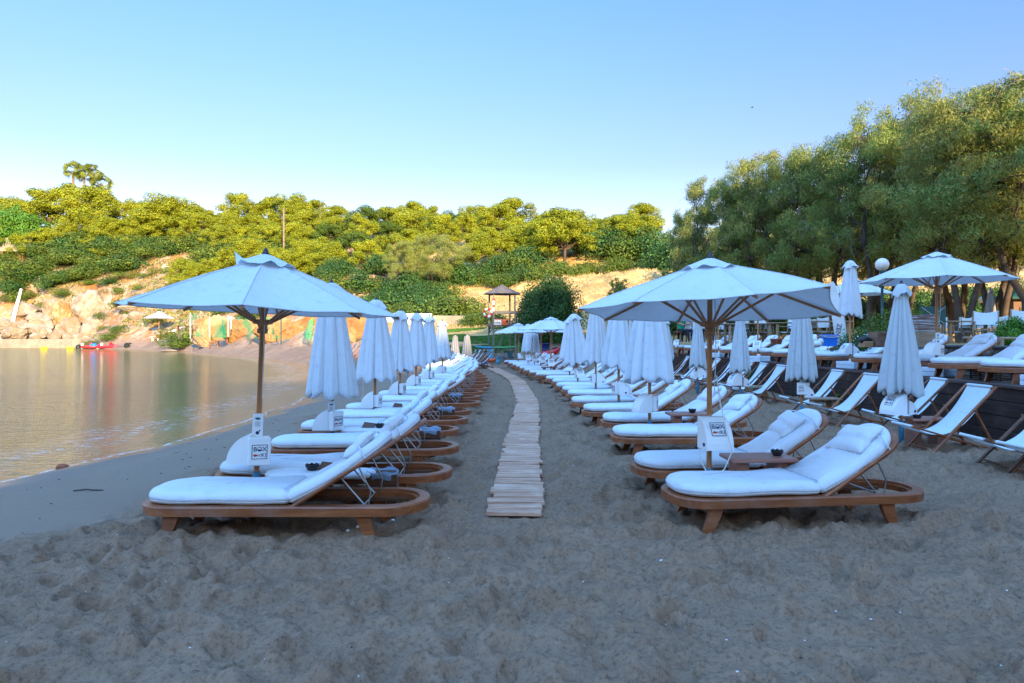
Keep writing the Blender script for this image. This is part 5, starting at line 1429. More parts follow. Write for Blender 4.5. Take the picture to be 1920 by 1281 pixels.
bl = []
def put_bush(px, Y, s_, dark=False, sz_=1.0, where='slope'):
    x = WX(px, Y); z = tz(x, Y); b = (bushd if dark else bushes); o = place(b[rnd.randrange(len(b))], (x, Y, z - .15), rnd.uniform(0, 6.28), (s_, s_, s_ * sz_), None, 'bushes on the slopes across the bay')
    bl.append((where, px, Y, dark, o)); return o
r2 = random.Random(12)
for k in range(130):                                    # dense scrub above the rocks on the left
    px = r2.uniform(-10, 620); t_ = r2.random(); lo_ = 515 if px < 240 else (500 + max(0, px - 300) * .55 if px < 400 else 560)
    py = 455 + (lo_ - 455) * t_
    Y = 139 - (py - 455) / (560 - 455) * 22
    put_bush(px, Y, r2.uniform(1.3, 2.6), r2.random() < .22, .8, 'scrub' if px < 250 else 'scrub right')
for px, Y, s_ in [(245, 116, 1.4), (275, 115, 1.2), (310, 114, 1.5), (215, 122, 1.1), (92, 123, 1.1), (120, 124, 1.3), (347, 92, 1.6), (346, 94, 1.9), (352, 90, 1.3), (430, 94, 1.4), (462, 88, 1.3), (480, 87, 1.0), (20, 126, 1.6), (45, 127, 1.5)]:
    put_bush(px, Y, s_, False, .7, 'cliff foot')
for k in range(26):
    px = r2.uniform(150, 430); py = r2.uniform(515, 590); put_bush(px, 126 - (py - 515) / 75 * 20 - max(0, px - 300) * .09, r2.uniform(.5, 1.3), r2.random() < .15, .7, 'red slope')
for k in range(40):                                    # darker shrubs at the foot of the pine wood
    px = r2.uniform(590, 860); Y = r2.uniform(72, 92) + (8 if px < 680 else 0)
    put_bush(px, Y, r2.uniform(.9, 1.7), r2.random() < .6, 1.0, 'wood foot')
for px, Y, s_, dk in [(895, 86, 1.1, 0), (925, 85, 1.2, 0), (952, 84, 1.2, 0), (978, 84, 1.2, 1), (1003, 84, 1.2, 0), (1028, 85, 1.3, 0), (1052, 86, 1.4, 0), (1078, 87, 1.2, 0), (1102, 90, 1.2, 0), (1130, 91, 1.2, 0), (1160, 91, 1.2, 0), (1192, 90, 1.2, 0), (1222, 86, 1.3, 0), (820, 68, 1.5, 0), (845, 67, 1.7, 0), (868, 68, 1.3, 0), (800, 70, 1.3, 1), (900, 88, 1.5, 1), (935, 90, 1.7, 1), (965, 90, 1.7, 0), (985, 91, 1.9, 1), (1110, 98, 2.4, 1), (1140, 96, 2.4, 1), (1180, 95, 2.2, 0),
                      (1215, 94, 2.4, 1), (1245, 90, 2.2, 1), (1150, 102, 2.4, 1), (885, 62, .8, 0), (905, 61, 1.0, 0), (925, 62, 1.0, 0), (735, 72, 1.5, 0), (770, 70, 1.2, 0), (1275, 80, 2.2, 1), (1300, 72, 2.0, 1)]:
    put_bush(px, Y, s_, bool(dk), 1.0, 'meadow edge')
bl.sort(key=lambda t_: (t_[0], t_[1])); cnt = {}
nm = {'scrub': 'in the scrub above the boulders', 'scrub right': 'in the scrub behind the near left canopy', 'red slope': 'scattered over the reddish slope', 'cliff foot': 'among the rocks of the far cliff', 'wood foot': 'at the shaded foot of the pine wood', 'meadow edge': 'around the dry meadow'}
for wh, px, Y, dk, o in bl:
    key = (wh, dk); k = cnt.get(key, 0); cnt[key] = k + 1
    c_ = 'dark green' if dk else 'yellow-green'
    o['label'] = '%s %s bush from the left %s' % (nth(k, 'first'), c_, nm[wh])
for k in range(14):
    px = 335 + k * 21 + r2.uniform(-8, 8); Y = 112 - k * .9 + r2.uniform(-2, 2); x = WX(px, Y); o = place(pines[k % 5], (x, Y, tz(x, Y) - .3), r2.uniform(0, 6), r2.uniform(.5, .8), '%s young pine from the left on the slope above the netting' % nth(k, 'first'), 'pines on the wooded hillside')
# pale feathery tree in the centre, big dark bush, young green tree by the meadow
t1 = make_tamarisk(9, 8.0, 4.2); t1.children[0].data.materials[0] = M['palegreen']
x = WX(815, 84); place(t1, (x, 84, tz(x, 84) - .6), 0, (1.15, 1.0, .98), 'pale feathery tree in front of the pines, above the folded parasols', 'pale trees at the wood edge'); t1['group'] = 'pale trees at the wood edge'
x = WX(758, 82); o = copy_tree(t1); o.location = (x, 82, tz(x, 82) - .5); o.scale = (.62, .62, .85); o.rotation_euler = (0, 0, 2); o['label'] = 'smaller pale feathery tree left of the larger one at the wood edge'
t1 = make_bush(60, 2.15, 3.3, 'deepgreen', 1500, .11, 'broadleaf_shrub', 26); x = WX(1036, 47); place(t1, (x, 47, tz(x, 47) - .2), 0, (1.12, 1.1, 1.38), 'big dark green rounded bush between the tower and the near right parasol'); t1['category'] = 'shrub'; t1['group'] = 'large shrubs'
t1 = make_tamarisk(12, 5.2, 1.5); t1.children[0].data.materials[0] = M['brightgreen']; x = WX(1158, 55); place(t1, (x, 55, tz(x, 55) - 1.0), 0, (.9, .9, .95), 'thin young bright green tree in front of the dry meadow'); t1['group'] = 'young trees'

tams = [make_tamarisk(i) for i in range(4)]
TAM = [(1285, 47, 395, .55), (1325, 43, 338, .70), (1385, 41, 312, .72), (1440, 39, 290, .82), (1505, 37, 284, .85), (1560, 36, 300, .8), (1630, 32, 212, .92), (1695, 34, 232, .8), (1750, 31, 190, .86),
       (1806, 26.5, 170, .92), (1872, 27, 185, .9), (1935, 25, 152, 1.1), (2180, 27, 110, 1.0), (2290, 25, 100, 1.0), (1345, 52, 420, .9), (1420, 50, 385, 1.1), (1540, 47, 360, 1.2), (1665, 44, 320, 1.2), (1790, 40, 270, 1.2), (1910, 37, 240, 1.2), (2060, 34, 230, 1.2)]
for i, (px, Y, top, ws) in enumerate(TAM):
    x = WX(px, Y); z = tz(x, Y); s_ = (WZ(top, Y) - z) / 8.35
    place(tams[i % 4], (x, Y, z - .1), i * 1.9, (ws * max(.95, s_ ** .5), ws * max(.95, s_ ** .5), s_),
          ('%s feathery tamarisk from the left in the front line behind the terrace' % nth(i, 'first')) if i < 14 else ('%s tamarisk from the left in the back line behind the terrace' % nth(i - 14, 'first')), 'tamarisk trees behind the terrace')
# understory behind the tree trunks
ub = []
for i in range(34):
    px = 1230 + i * 23 + r2.uniform(-8, 8); Y = r2.uniform(44, 56); b = (bushes + bushd)[r2.randrange(6)]; x = WX(px, Y)
    o = place(b, (x, Y, tz(x, Y) - .1), r2.uniform(0, 6), (r2.uniform(.8, 1.3),) * 2 + (r2.uniform(.9, 1.5),), '%s undergrowth bush from the left behind the tamarisk trunks' % nth(i, 'first'), 'undergrowth bushes behind the tree trunks')
    if px > 1980: pass
for px, Y, s_, mt, lab in [(1619, 16.8, .52, 'deepgreen', 'spiky dark green shrub left of the globe lamp'), (1626, 15.6, .34, 'brightgreen', 'bright lime shrub in front of the spiky dark one'), (1607, 15.4, .26, 'brightgreen', 'small lime plant beside the tall folded parasol'),
                       (1448, 20.6, .38, 'brightgreen', 'bright green potted plant on the stone wall'), (1519, 18.6, .34, 'brightgreen', 'bright green plant on the wall right of the near parasol'), (1905, 17, .32, 'brightgreen', 'low green plant behind the log rail at right'), (1680, 19, .5, 'scrub', 'green shrub behind the lamp post')]:
    t1 = make_bush(80 + int(px), 1.9, 2.0 if mt != 'deepgreen' else 3.2, mt, 700, .13 / s_ * .5, 'shrub', 9); x = WX(px, Y)
    place(t1, (x, Y, tz(x, Y) + .0), 0, s_, lab); t1['group'] = 'small plants by the restaurant'; t1['category'] = 'plant'

def scatter(name, label_kind, n, fn, w_, l_, mt, jit=.5, up=None, seed=0):
    r_ = np.random.RandomState(seed); P = fn(r_, n); z = terrain(P[:, 0], P[:, 1]); P = np.column_stack([P, z + l_ * .25])
    V, Q = leaf_quads(P, np.tile([0, -.6, .6], (len(P), 1)), w_, l_, jit, seed=seed, up=np.array([0, 0, 1.5]) if up else None)
    return tag(link(name, mesh_np(name, V, Q, M[mt])), kind='stuff')
def meadow(r_, n):
    Y = r_.uniform(58, 104, n); px = r_.uniform(820, 1330, n); return np.column_stack([(px - 960) / F * Y, Y])
def cover_(r_, n):
    Y = r_.uniform(43, 58, n * 2); px = r_.uniform(838, 1000, n * 2); X = (px - 960) / F * Y; k = (vn(X * .45, Y * .45, 3) > .36) & (px < 985) & (shore_d(X, Y) > 5); return np.column_stack([X, Y])[k][:n]
def slopegrass(r_, n):
    Y = r_.uniform(92, 142, n * 2); px = r_.uniform(-20, 640, n * 2); X = (px - 960) / F * Y; k = vn(X * .12, Y * .12, 5) > .40; P = np.column_stack([X, Y])[k]; z = terrain(P[:, 0], P[:, 1]); return P[z > 3][:n]
def meadow2(r_, n):
    Y = r_.uniform(50, 66, n); px = r_.uniform(1200, 1980, n); return np.column_stack([(px - 960) / F * Y, Y])
scatter('dry_grass', 'grass', 16000, meadow, .07, .38, 'dry', .5, True, 1)
scatter('dry_grass_slope', 'grass', 9000, meadow2, .07, .34, 'dry', .5, True, 4)
scatter('ground_cover', 'cover', 16000, cover_, .15, .17, 'cover', .5, None, 2)
scatter('hillside_grass', 'grass', 20000, slopegrass, .20, .40, 'scrub', .6, True, 3)
scatter('hillside_dry_grass', 'grass', 9000, slopegrass, .16, .45, 'dry', .6, True, 13)

# pines added on the unseen ridge to break up the edge of its shade
for i in range(26):
    x = -60 + i * 6.5 + rnd.uniform(-2, 2); y = -76 + rnd.uniform(-6, 3)
    o = copy_tree(pines[i % 5]); o.location = (x, y, hz(x, y) - .4); o.scale = (rnd.uniform(.35, .7) * (.5 if 57 < x < 92 else 1),) * 3; o['label'] = '%s added shade pine along the crest of the unseen ridge behind the camera' % nth(i, 'first'); o['group'] = 'added shade pines on the unseen ridge behind the camera'

# ------------------------------------------------------------------ rocks
def boulder(px, py, Y, wpx, hpx, lab, seed, mt='rock', flat=.8):
    rr = random.Random(seed); wx = wpx / F * Y / 2; hz_ = hpx / F * Y / 2
    import bmesh
    bm = bmesh.new(); bmesh.ops.create_icosphere(bm, subdivisions=4, radius=1.0)
    cuts = [(Vector((rr.uniform(-1, 1), rr.uniform(-1, .6), rr.uniform(-.5, 1))).normalized(), rr.uniform(.55, .85)) for _ in range(11)]
    for v in bm.verts:
        p = v.co.copy()
        for nn, d in cuts:
            k = p.dot(nn) - d
            if k > 0: p -= nn * k * .92
        q = p * 2.2 + Vector((seed, 0, 0)); p += p.normalized() * (mnoise.fractal(q, 1, 2, 5) * .09 - abs(mnoise.noise(q * 1.7)) * .10 + (mnoise.fractal(q * 2.5, .8, 2, 5) * .12 if mt == 'rock_red' else mnoise.fractal(q * 3.2, .9, 2, 4) * .045))
        v.co = Vector((p.x * wx * 1.2, p.y * wx * flat, p.z * hz_ * 1.25))
    me_ = bpy.data.meshes.new('boulder'); bm.to_mesh(me_); bm.free(); me_.materials.append(M[mt])
    for p in me_.polygons: p.use_smooth = False
    o = link('boulder', me_, None, (WX(px, Y), Y, WZ(py, Y))); o.rotation_euler = (0, 0, 0)
    return tag(o, lab, 'boulder', 'boulders along the far shore')
RK = [(165, 582, 119, 62, 78, 'tall pale outcrop with a grey flank above the cove, largest of the rocks'), (192, 566, 121, 44, 50, 'rounded crown of the tall pale outcrop'), (180, 614, 117, 48, 44, 'pale block leaning below the tall outcrop'),
      (166, 622, 114, 38, 28, 'big round boulder above the red boat'), (133, 611, 116, 30, 34, 'dark-sided boulder left of the big round one'), (45, 582, 120, 50, 34, 'pale boulder right of the leaning driftwood pole'),
      (70, 600, 118, 40, 26, 'smooth pale boulder below the leaning pole'), (50, 612, 117, 34, 24, 'pale boulder low on the left shore'), (25, 626, 116, 52, 22, 'long low boulder at the left edge'), (75, 622, 116, 36, 26, 'tan boulder at the waterline left of centre'),
      (10, 612, 118, 40, 26, 'tan boulder cut by the left edge'), (108, 628, 115, 36, 16, 'flat slab near the jetty end'), (145, 632, 113, 22, 14, 'small block beside the round boulder'), (205, 600, 117, 38, 40, 'steep tan rock right of the outcrop'),
      (240, 608, 112, 40, 40, 'grey-shadowed rock left of the cream parasol'), (262, 596, 110, 36, 22, 'slanting pale slab above the cream parasol'), (250, 622, 108, 50, 22, 'low broken rocks behind the boats'), (270, 626, 106, 34, 16, 'small heap of rocks left of the cream parasol'),
      (95, 575, 122, 34, 34, 'tan rock shoulder between scrub and boulders'), (120, 590, 120, 44, 44, 'orange earth bank with rock, left of the outcrop'), (30, 600, 119, 24, 20, 'small pale boulder at the foot of the leaning pole'), (255, 575, 114, 60, 20, 'broad pale ledge above the slanting slab'),
      (372, 636, 86, 26, 18, 'pale rock at the foot of the green netting')]
r2 = random.Random(31)
for k in range(34):
    px = k * 8.6 + r2.uniform(-5, 5); py = r2.uniform(600, 636); RK.append((px, py, 121 - (py - 590) / 46 * 8 - max(0, px - 200) * .07, r2.uniform(12, 26), r2.uniform(9, 20), '%s small boulder from the left in the rubble along the far shore' % nth(k, 'first')))
for i, (px, py, Y, a, b, lab) in enumerate(RK): boulder(px, py, Y, a, b, lab, 20 + i, 'rock_red' if 'orange' in lab else 'rock')
for i, (px, py, Y, a, b) in enumerate([(395, 620, 85, 74, 54), (455, 622, 76, 80, 54), (515, 622, 69.5, 84, 54), (570, 622, 63, 76, 56), (622, 620, 58.5, 66, 52), (668, 616, 56, 52, 48)]):
    boulder(px, py, Y, a, b, nth(i, 'leftmost') + ' section of the orange rock face behind the far beach, from the left', 60 + i, 'rock_red', .35)
mb = MB(); mb.sphere((0, 0, 0), (.085, .06, .05), 12, 8)
tag(mb.build('stone', M['terracotta'], None, (WX(117, 9.3), 9.3, -.225)), 'reddish brown stone at the edge of the water', 'stone')
mb = MB(); mb.tube([(-.12, 0, 0), (0, .01, .012), (.08, 0, .008), (.17, .02, 0)], .007, 6)
tag(mb.build('stick', M['bark'], None, (WX(160, 6.9), 6.9, sz(WX(160, 6.9), 6.9) + .006)), 'short dark stick on the smooth wet sand', 'stick')
# shells and pebbles strewn over the sand
mb = MB(); r2 = random.Random(77)
for k in range(420):
    y = 2.6 + r2.random() ** 1.6 * 11; x = r2.uniform(-.8, .8) * y
    if x < -3.6 or x > 7: continue
    s_ = r2.uniform(.002, .0065); mb.sphere((x, y, sz(x, y) + s_ * .3), (s_ * r2.uniform(.8, 1.8), s_, s_ * .6), 6, 4, r2.choice((0, 0, 1, 2)))
for x, y, s_ in [(-1.36, 5.35, .016), (-1.28, 5.33, .013), (-1.2, 5.34, .017), (-.96, 5.5, .014), (1.05, 4.8, .011), (.7, 5.6, .01)]: mb.sphere((x, y, sz(x, y) + .008), (s_ * 1.2, s_, s_ * .7), 8, 6, 0)
for k in range(120):
    y = r2.uniform(3.5, 16); x = float(np.interp(y, [SHORE[i][1] for i in range(2, 13)], [SHORE[i][0] for i in range(2, 13)])) + r2.choice((1.2, 1.9, 2.6)) + r2.gauss(0, .22)
    mb.tube([(x, y, sz(x, y) + .003), (x + r2.uniform(-.04, .04), y + r2.uniform(-.03, .03), sz(x, y) + .005)], .0035, 4, 2)
tag(mb.build('pebbles', [M['shell'], M['pebble'], M['bark']]), kind='stuff')

# ------------------------------------------------------------------ far shore: jetty, boats, cream parasol, nets and poles
x0, x1 = WX(-260, 119), WX(158, 111)
tag(MB().bar((x0, 119, .35), (x1, 111, .35), 1.6, 1.7, bev=.05).build('jetty', M['concrete']), 'long pale concrete jetty wall along the left shore', 'jetty')
def rib_boat(label, px, Y, L, W, c1='red', rz=0):
    rt = thing('inflatable_boat', label, 'boat', (WX(px, Y), Y, -.22), rz, 'small red boats on the far shore')
    pts = [(-L / 2, -W / 2, .25), (L * .2, -W / 2, .27), (L * .42, -W * .3, .38), (L / 2, 0, .48), (L * .42, W * .3, .38), (L * .2, W / 2, .27), (-L / 2, W / 2, .25)]
    MB().tube(pts, [.2, .24, .23, .21, .23, .24, .2], 10).build('tube', M[c1], rt)
    mb = MB(); mb.loops([[(-L / 2 + .1, -W / 2 * a, z), (L * .38, -W * .25 * a, z), (L * .46, 0, z + .06), (L * .38, W * .25 * a, z), (-L / 2 + .1, W / 2 * a, z)] for a, z in ((.5, -.05), (.95, .16))]); mb.build('floor', M['white'], rt)
    mb = MB(); mb.box((0, 0, .45), (.5, .5, .5), .05); mb.box((-.1, 0, .8), (.3, .45, .25), .05); mb.build('console', M['red'], rt)
    mb = MB(); mb.box((-L / 2 - .1, 0, .62), (.32, .34, .42), .08); mb.box((-L / 2 - .12, 0, .25), (.12, .12, .6), .02); mb.build('outboard_motor', M['white'], rt)
    mb = MB(); mb.tube([(p[0] * 1.0, p[1] * 1.05 - (.18 if p[1] < 0 else -.18), p[2]) for p in pts], .03, 5); mb.build('rubbing_strake', M['dark_metal'], rt)
rib_boat('red inflatable boat with white motor at the far shore', 209, 104, 3.1, 1.5, 'red', R(-8))
rib_boat('smaller red boat with blue cover left of the inflatable', 172, 105, 2.4, 1.1, 'red', R(12))
mb = MB(); mb.sphere((0, 0, 0), (.6, .45, .32), 10, 7)
tag(mb.build('boat_cover', M['blue'], None, (WX(178, 105), 104.7, .28)), 'blue cover bundled on the smaller red boat', 'cover')
rt = thing('boat_trailer', 'boat trailer with dark wheels right of the red boats', 'trailer', (WX(240, 102), 102, -.1), R(10))
for s in (-1, 1):
    mb = MB(); mb.tube([(0, s * .5, .38), (0, s * .5 + .22, .38)], .42, 14); mb.build('wheel', M['black'], rt)
mb = MB(); mb.bar((-1.9, 0, .5), (.4, -.4, .45), .08, .08); mb.bar((-1.9, 0, .5), (.4, .4, .45), .08, .08); mb.bar((0, -.5, .4), (0, .5, .4), .08, .08); mb.build('trailer_frame', M['metal'], rt)
for px, Y, lab in [(80, 104, 'yellow buoy farther left near the jetty'), (129, 103, 'double yellow buoy near the jetty end')]:
    mb = MB(); mb.sphere((0, 0, .15), (.35, .35, .3), 10, 7); mb.sphere((.5, 0, .1), (.3, .3, .25), 10, 7); tag(mb.build('buoy', M['yellow'], None, (WX(px, Y), Y, -.25)), lab, 'buoy', 'yellow buoys')
mb = MB(); mb.sphere((0, 0, .1), (.4, .4, .45), 10, 7); tag(mb.build('mooring_float', M['black'], None, (WX(147, 108), 108, -.2)), 'dark float between the buoys and the red boats', 'float')
boulder(315, 657, 84, 30, 4, 'low dark rock awash off the far beach', 91)
tag(MB().tube([(WX(22, 118), 118, WZ(612, 118)), (WX(31, 118.5), 118.5, WZ(575, 118)), (WX(40, 119), 119, WZ(541, 118))], [.36, .3, .2], 8).build('driftwood_pole', M['plaster'], None), 'white leaning pole among the boulders at left', 'pole')
o = open_parasol('large cream parasol on the far beach below the cliff', 2.55, 1.95, 1.3, 1.8, sleeve=False, z0=-.1, phase=R(10), seed=33); settle(o, WX(298, 101), 101, WZ(637, 101), sc=1.62)
for i, (px, Y) in enumerate([(311, 100), (322, 99)]):
    place(loungers[i], (WX(px, Y) - 1.2, Y, tz(WX(px, Y), Y)), R(15), 1.3, ('left', 'right')[i] + ' lounger of the pair beside the cream parasol on the far beach', 'loungers on the far beach')
side_table('low table under the cream parasol on the far beach', (WX(292, 100.5), 100.5, tz(WX(292, 100.5), 100.5)), 0, 'white', 1.4, .8, .7)
side_table('dark low table right of the far beach loungers', (WX(342, 97), 97, tz(WX(342, 97), 97)), 0, 'teak_dark', 1.9, .8, .9)
def netting(label, pts, seed):
    V = []; Fs = []; n = 16
    (xa, Ya, t0, b0), (xb, Yb, t1_, b1) = pts
    for i in range(n + 1):
        for j in range(n + 1):
            u_, v_ = i / n, j / n; px = xa + (xb - xa) * u_; Y = Ya + (Yb - Ya) * u_; py = (t0 + (t1_ - t0) * u_) * (1 - v_) + (b0 + (b1 - b0) * u_) * v_
            y = Y - .5 + .5 * math.sin(u_ * 17 + v_ * 4 + seed) * .5; V.append((WX(px, Y), y, WZ(py, Y) + .3 * math.sin(u_ * 11) * (1 - v_)))
    mb = MB(); mb.add(V, [(i * (n + 1) + j, (i + 1) * (n + 1) + j, (i + 1) * (n + 1) + j + 1, i * (n + 1) + j + 1) for i in range(n) for j in range(n)], True)
    return tag(mb.build('safety_net', M['net']), label, 'netting', 'green netting on the rock face')
netting('torn green netting on the left part of the orange rock face', [(360, 81.6, 592, 632), (440, 73.6, 597, 634)], 1)
netting('torn green netting across the middle of the orange rock face', [(442, 73, 600, 634), (545, 62.3, 596, 636)], 2)
netting('bright green netting at the right end of the orange rock face', [(566, 60, 596, 645), (604, 57, 598, 648)], 3)
for i, (px, Y, t0, b0) in enumerate([(357, 81, 587, 630), (393, 77.5, 594, 628), (428, 74, 592, 626), (433, 73.5, 593, 612), (527, 62, 585, 651)]):
    tag(MB().tube([(0, 0, WZ(b0, Y) - .3), (0, 0, WZ(t0, Y))], .06, 6).build('net_post', M['white' if i < 4 else 'green_paint'], None, (WX(px, Y), Y, 0)), nth(i, 'first') + ' slim post from the left in front of the green netting', 'post', 'posts of the green netting')
rt = thing('bench', 'low wooden bench frame on the far beach below the netting', 'bench', (WX(401, 79), 79, tz(WX(401, 79), 79)), 0)
MB().box((0, 0, .72), (1.2, .4, .08)).build('seat', M['table_wood'], rt)
for s in (-1, 1): MB().box((s * .5, 0, .34), (.08, .35, .68)).build('leg', M['table_wood'], rt)
for px, Y, t0, b0, r_, lab in [(532, 112, 390, 482, .16, 'tall wooden utility pole rising out of the pines'), (600, 128, 378, 410, .05, 'thin mast above the pines'), (1189, 122, 396, 420, .06, 'thin mast above the trees right of the notch')]:
    tag(MB().tube([(0, 0, WZ(b0, Y) - 3), (0, 0, WZ(t0, Y))], r_, 8).build('pole', M['bark_pale'], None, (WX(px, Y), Y, 0)), lab, 'pole', 'tall poles on the hill')
for px0, px1, py0, py1, Y, mt, lab in [(0, 60, 446, 466, 136, 'concrete', 'pale stone garden wall at the left edge of the clifftop'), (200, 245, 440, 456, 137, 'plaster', 'white terrace wall under the pines'), (250, 345, 432, 446, 141, 'concrete', 'long low wall under the clifftop pines'),
                                       (690, 810, 588, 606, 64.5, 'plaster', 'white wall at the foot of the dry meadow'), (812, 945, 592, 606, 64, 'concrete', 'low pale wall behind the lifeguard tower')]:
    x0, x1 = WX(px0, Y), WX(px1, Y); z0, z1 = WZ(py1, Y), WZ(py0, Y)
    tag(MB().box(((x0 + x1) / 2, Y, (z0 + z1) / 2 - .3), (x1 - x0, .4, z1 - z0 + .6), .04).build('garden_wall', M[mt]), lab, 'wall', 'walls on the slopes')

# ------------------------------------------------------------------ beach restaurant on the upper level
U = 1.33
def director_chair(rz_label='x'):
    rt = thing('directors_chair', 'x', 'chair', group='white sling chairs of the beach restaurant')
    mb = MB(); w_ = .28
    for s in (-1, 1):
        mb.bar((-.24, s * w_, 0), (.24, s * w_, .42), .025, .035, (0, 1, 0)); mb.bar((.24, s * w_, 0), (-.24, s * w_, .42), .025, .035, (0, 1, 0)); mb.bar((-.26, s * w_, .62), (.26, s * w_, .62), .05, .025); mb.bar((.20, s * w_, .40), (.24, s * w_, .92), .025, .03, (0, 1, 0)); mb.bar((-.22, s * w_, .40), (-.22, s * w_, .62), .025, .03, (0, 1, 0))
    for x in (-.22, .22): mb.bar((x, -w_, .42), (x, w_, .42), .03, .03)
    mb.build('frame', M['pale_wood'], rt)
    def sheet(a, b, sag, name):
        V = []; n = 8
        for i in range(n + 1):
            for j in range(n + 1):
                q = j / n; p = Vector(a).lerp(Vector(b), i / n); V.append((p.x + sag[0] * math.sin(q * math.pi), -w_ + 2 * w_ * q, p.z + sag[1] * math.sin(q * math.pi) * (1 if sag[2] else (i / n))))
        mb = MB(); mb.add(V, [(i * (n + 1) + j, (i + 1) * (n + 1) + j, (i + 1) * (n + 1) + j + 1, i * (n + 1) + j + 1) for i in range(n) for j in range(n)], True); mb.build(name, M['sling'], rt)
    sheet((-.22, 0, .43), (.22, 0, .43), (0, -.05, 1), 'seat'); sheet((.205, 0, .55), (.24, 0, .93), (.06, -.06, 0), 'backrest')
    return rt
dch = director_chair()
CH_ = [(1706, 21, 100), (1766, 24, 80), (1738, 22, 200), (1800, 24, 10), (1826, 23.5, 95), (1840, 25.5, 250), (1866, 24.8, 170), (1884, 22.5, 200), (1908, 22.5, 100), (1930, 22, 120), (1850, 18.2, 60), (1924, 17, 60), (1300, 31, 30), (1335, 29.5, 120), (1362, 30, 200), (1390, 28, 60), (1408, 27.5, 190), (1432, 27, 100), (1478, 26, 20), (1502, 26, 170), (1530, 25, 90), (1553, 24, 200)]
CH_.sort()
for i, (px, Y, a) in enumerate(CH_): place(dch, (WX(px, Y), Y, U), R(a), None, '%s white sling chair from the left at the beach restaurant tables' % nth(i, 'first'), 'white sling chairs of the beach restaurant')
for i, (px, Y, L) in enumerate([(1350, 29, 1.8), (1400, 27.0, 1.8), (1490, 25.2, 1.8), (1545, 23.0, 1.6), (1720, 22.8, 1.6), (1815, 23, 1.9), (1880, 23.6, 1.9)]):
    rt = thing('restaurant_table', '%s log-legged table from the left at the beach restaurant' % nth(i, 'first'), 'table', (WX(px, Y), Y, U), 0, 'log-legged restaurant tables')
    mb = MB()
    for k in range(5): mb.box((0, -.34 + k * .17, .74), (L, .16, .035), .006)
    mb.build('table_top', M['pale_wood'], rt)
    for sx in (-1, 1):
        for sy in (-1, 1): MB().tube([(sx * L * .42, sy * .3, 0), (sx * L * .42, sy * .3, .72)], .055, 8).build('leg', M['pale_wood'], rt)
rt = thing('log_rail', 'low rustic log rail on the stone wall at the right edge', 'rail', (WX(1805, 14.6), 14.6, U + .03), 0)
L = 3.2; MB().tube([(0, 0, .17), (L * .5, .02, .16), (L, 0, .17)], .028, 8).build('rail', M['pale_wood'], rt)
for k in range(5): MB().tube([(.12 + k * .72, 0, -.02), (.12 + k * .72, 0, .16)], .04, 8).build('post', M['pale_wood'], rt)
def globe_lamp(label, px, Y, py_top, r_):
    rt = thing('globe_lamp', label, 'street lamp', (WX(px, Y), Y, U), 0, 'globe lamps'); h = WZ(py_top, Y) - U
    MB().lathe([(0, 0), (.09, 0), (.09, .05), (.06, .10), (.055, .55), (.075, .58), (.075, .64), (.038, .68), (.034, h - 2 * r_ - .1), (.06, h - 2 * r_ - .08), (.07, h - 2 * r_ + .02), (.03, h - 2 * r_ + .03)], 12).build('post', M['green_paint'], rt)
    MB().sphere((0, 0, h - r_), (r_, r_, r_), 24, 16).build('globe', M['globe'], rt)
globe_lamp('green lamp post with a white globe beside the tall folded parasol', 1654, 19.5, 484, .185)
globe_lamp('smaller globe lamp among the trunks at the far right', 1842, 34, 556, .17)
def wood_box(name, label, px, Y, z, d, mt='crate', cat='crate', slats=True, rz=0):
    rt = thing(name, label, cat, (WX(px, Y), Y, z), rz)
    MB().box((0, 0, d[2] / 2), d, .01).build('carcass', M[mt], rt)
    if slats:
        mb = MB()
        for i in (-1, 0, 1): mb.box((i * (d[0] / 2 - .035), -d[1] / 2 - .012, d[2] / 2), (.06, .02, d[2] - .01), .004)
        for i in (0, .5, 1): mb.box((0, -d[1] / 2 - .008, .035 + i * (d[2] - .07)), (d[0] - .02, .012, .05), .003)
        mb.build('slats', M[mt], rt)
    return rt
wood_box('wooden_cabinet', 'brown panelled cabinet left of the folded parasol with dark finial', 1654, 14.6, U, (.42, .4, .33), cat='cabinet')
wood_box('wooden_cabinet', 'pale knotty wooden cabinet under the stack of folded cloths', 1733, 14.8, U, (.46, .42, .33), 'pale_wood', 'cabinet', False)
rt = thing('cloth_stack', 'tall stack of folded brown cloths on the pale cabinet', 'stack of cloths', (WX(1732, 14.8), 14.8, U + .34), 0)
mb = MB(); mb2 = MB(); r2 = random.Random(3)
for k in range(15):
    (mb if k % 3 else mb2).box((r2.uniform(-.015, .015), r2.uniform(-.01, .01), .012 + k * .0235), (.44 + r2.uniform(-.02, .02), .36, .021), .009, (R(r2.uniform(-1.5, 1.5)), R(r2.uniform(-2, 2)), R(r2.uniform(-3, 3))))
mb.build('dark_cloths', M['cushion_stack'], rt); mb2.build('pale_cloths', M['canvas_aged'], rt)
wood_box('cardboard_box', 'open cardboard box holding a black bin bag', 1624, 14.6, U, (.20, .25, .13), 'cardboard', 'box', False)
wood_box('cardboard_box', 'second cardboard box right of the one with the bin bag', 1637, 15.1, U, (.16, .2, .16), 'cardboard', 'box', False)
mb = MB(); n = 14
for i in range(3): mb.sphere((-.05 + .05 * i, 0, .14 + .02 * (i == 1)), (.09, .10, .07), 10, 7)
tag(mb.build('bin_bag', M['black'], None, (WX(1622, 14.6), 14.6, U + .01)), 'black bin bag bulging out of the cardboard box', 'bin bag')
rt = thing('cool_box', 'bright blue cool box with white lid edge beside the banner', 'cool box', (WX(1554, 16.4), 16.4, U), R(-6))
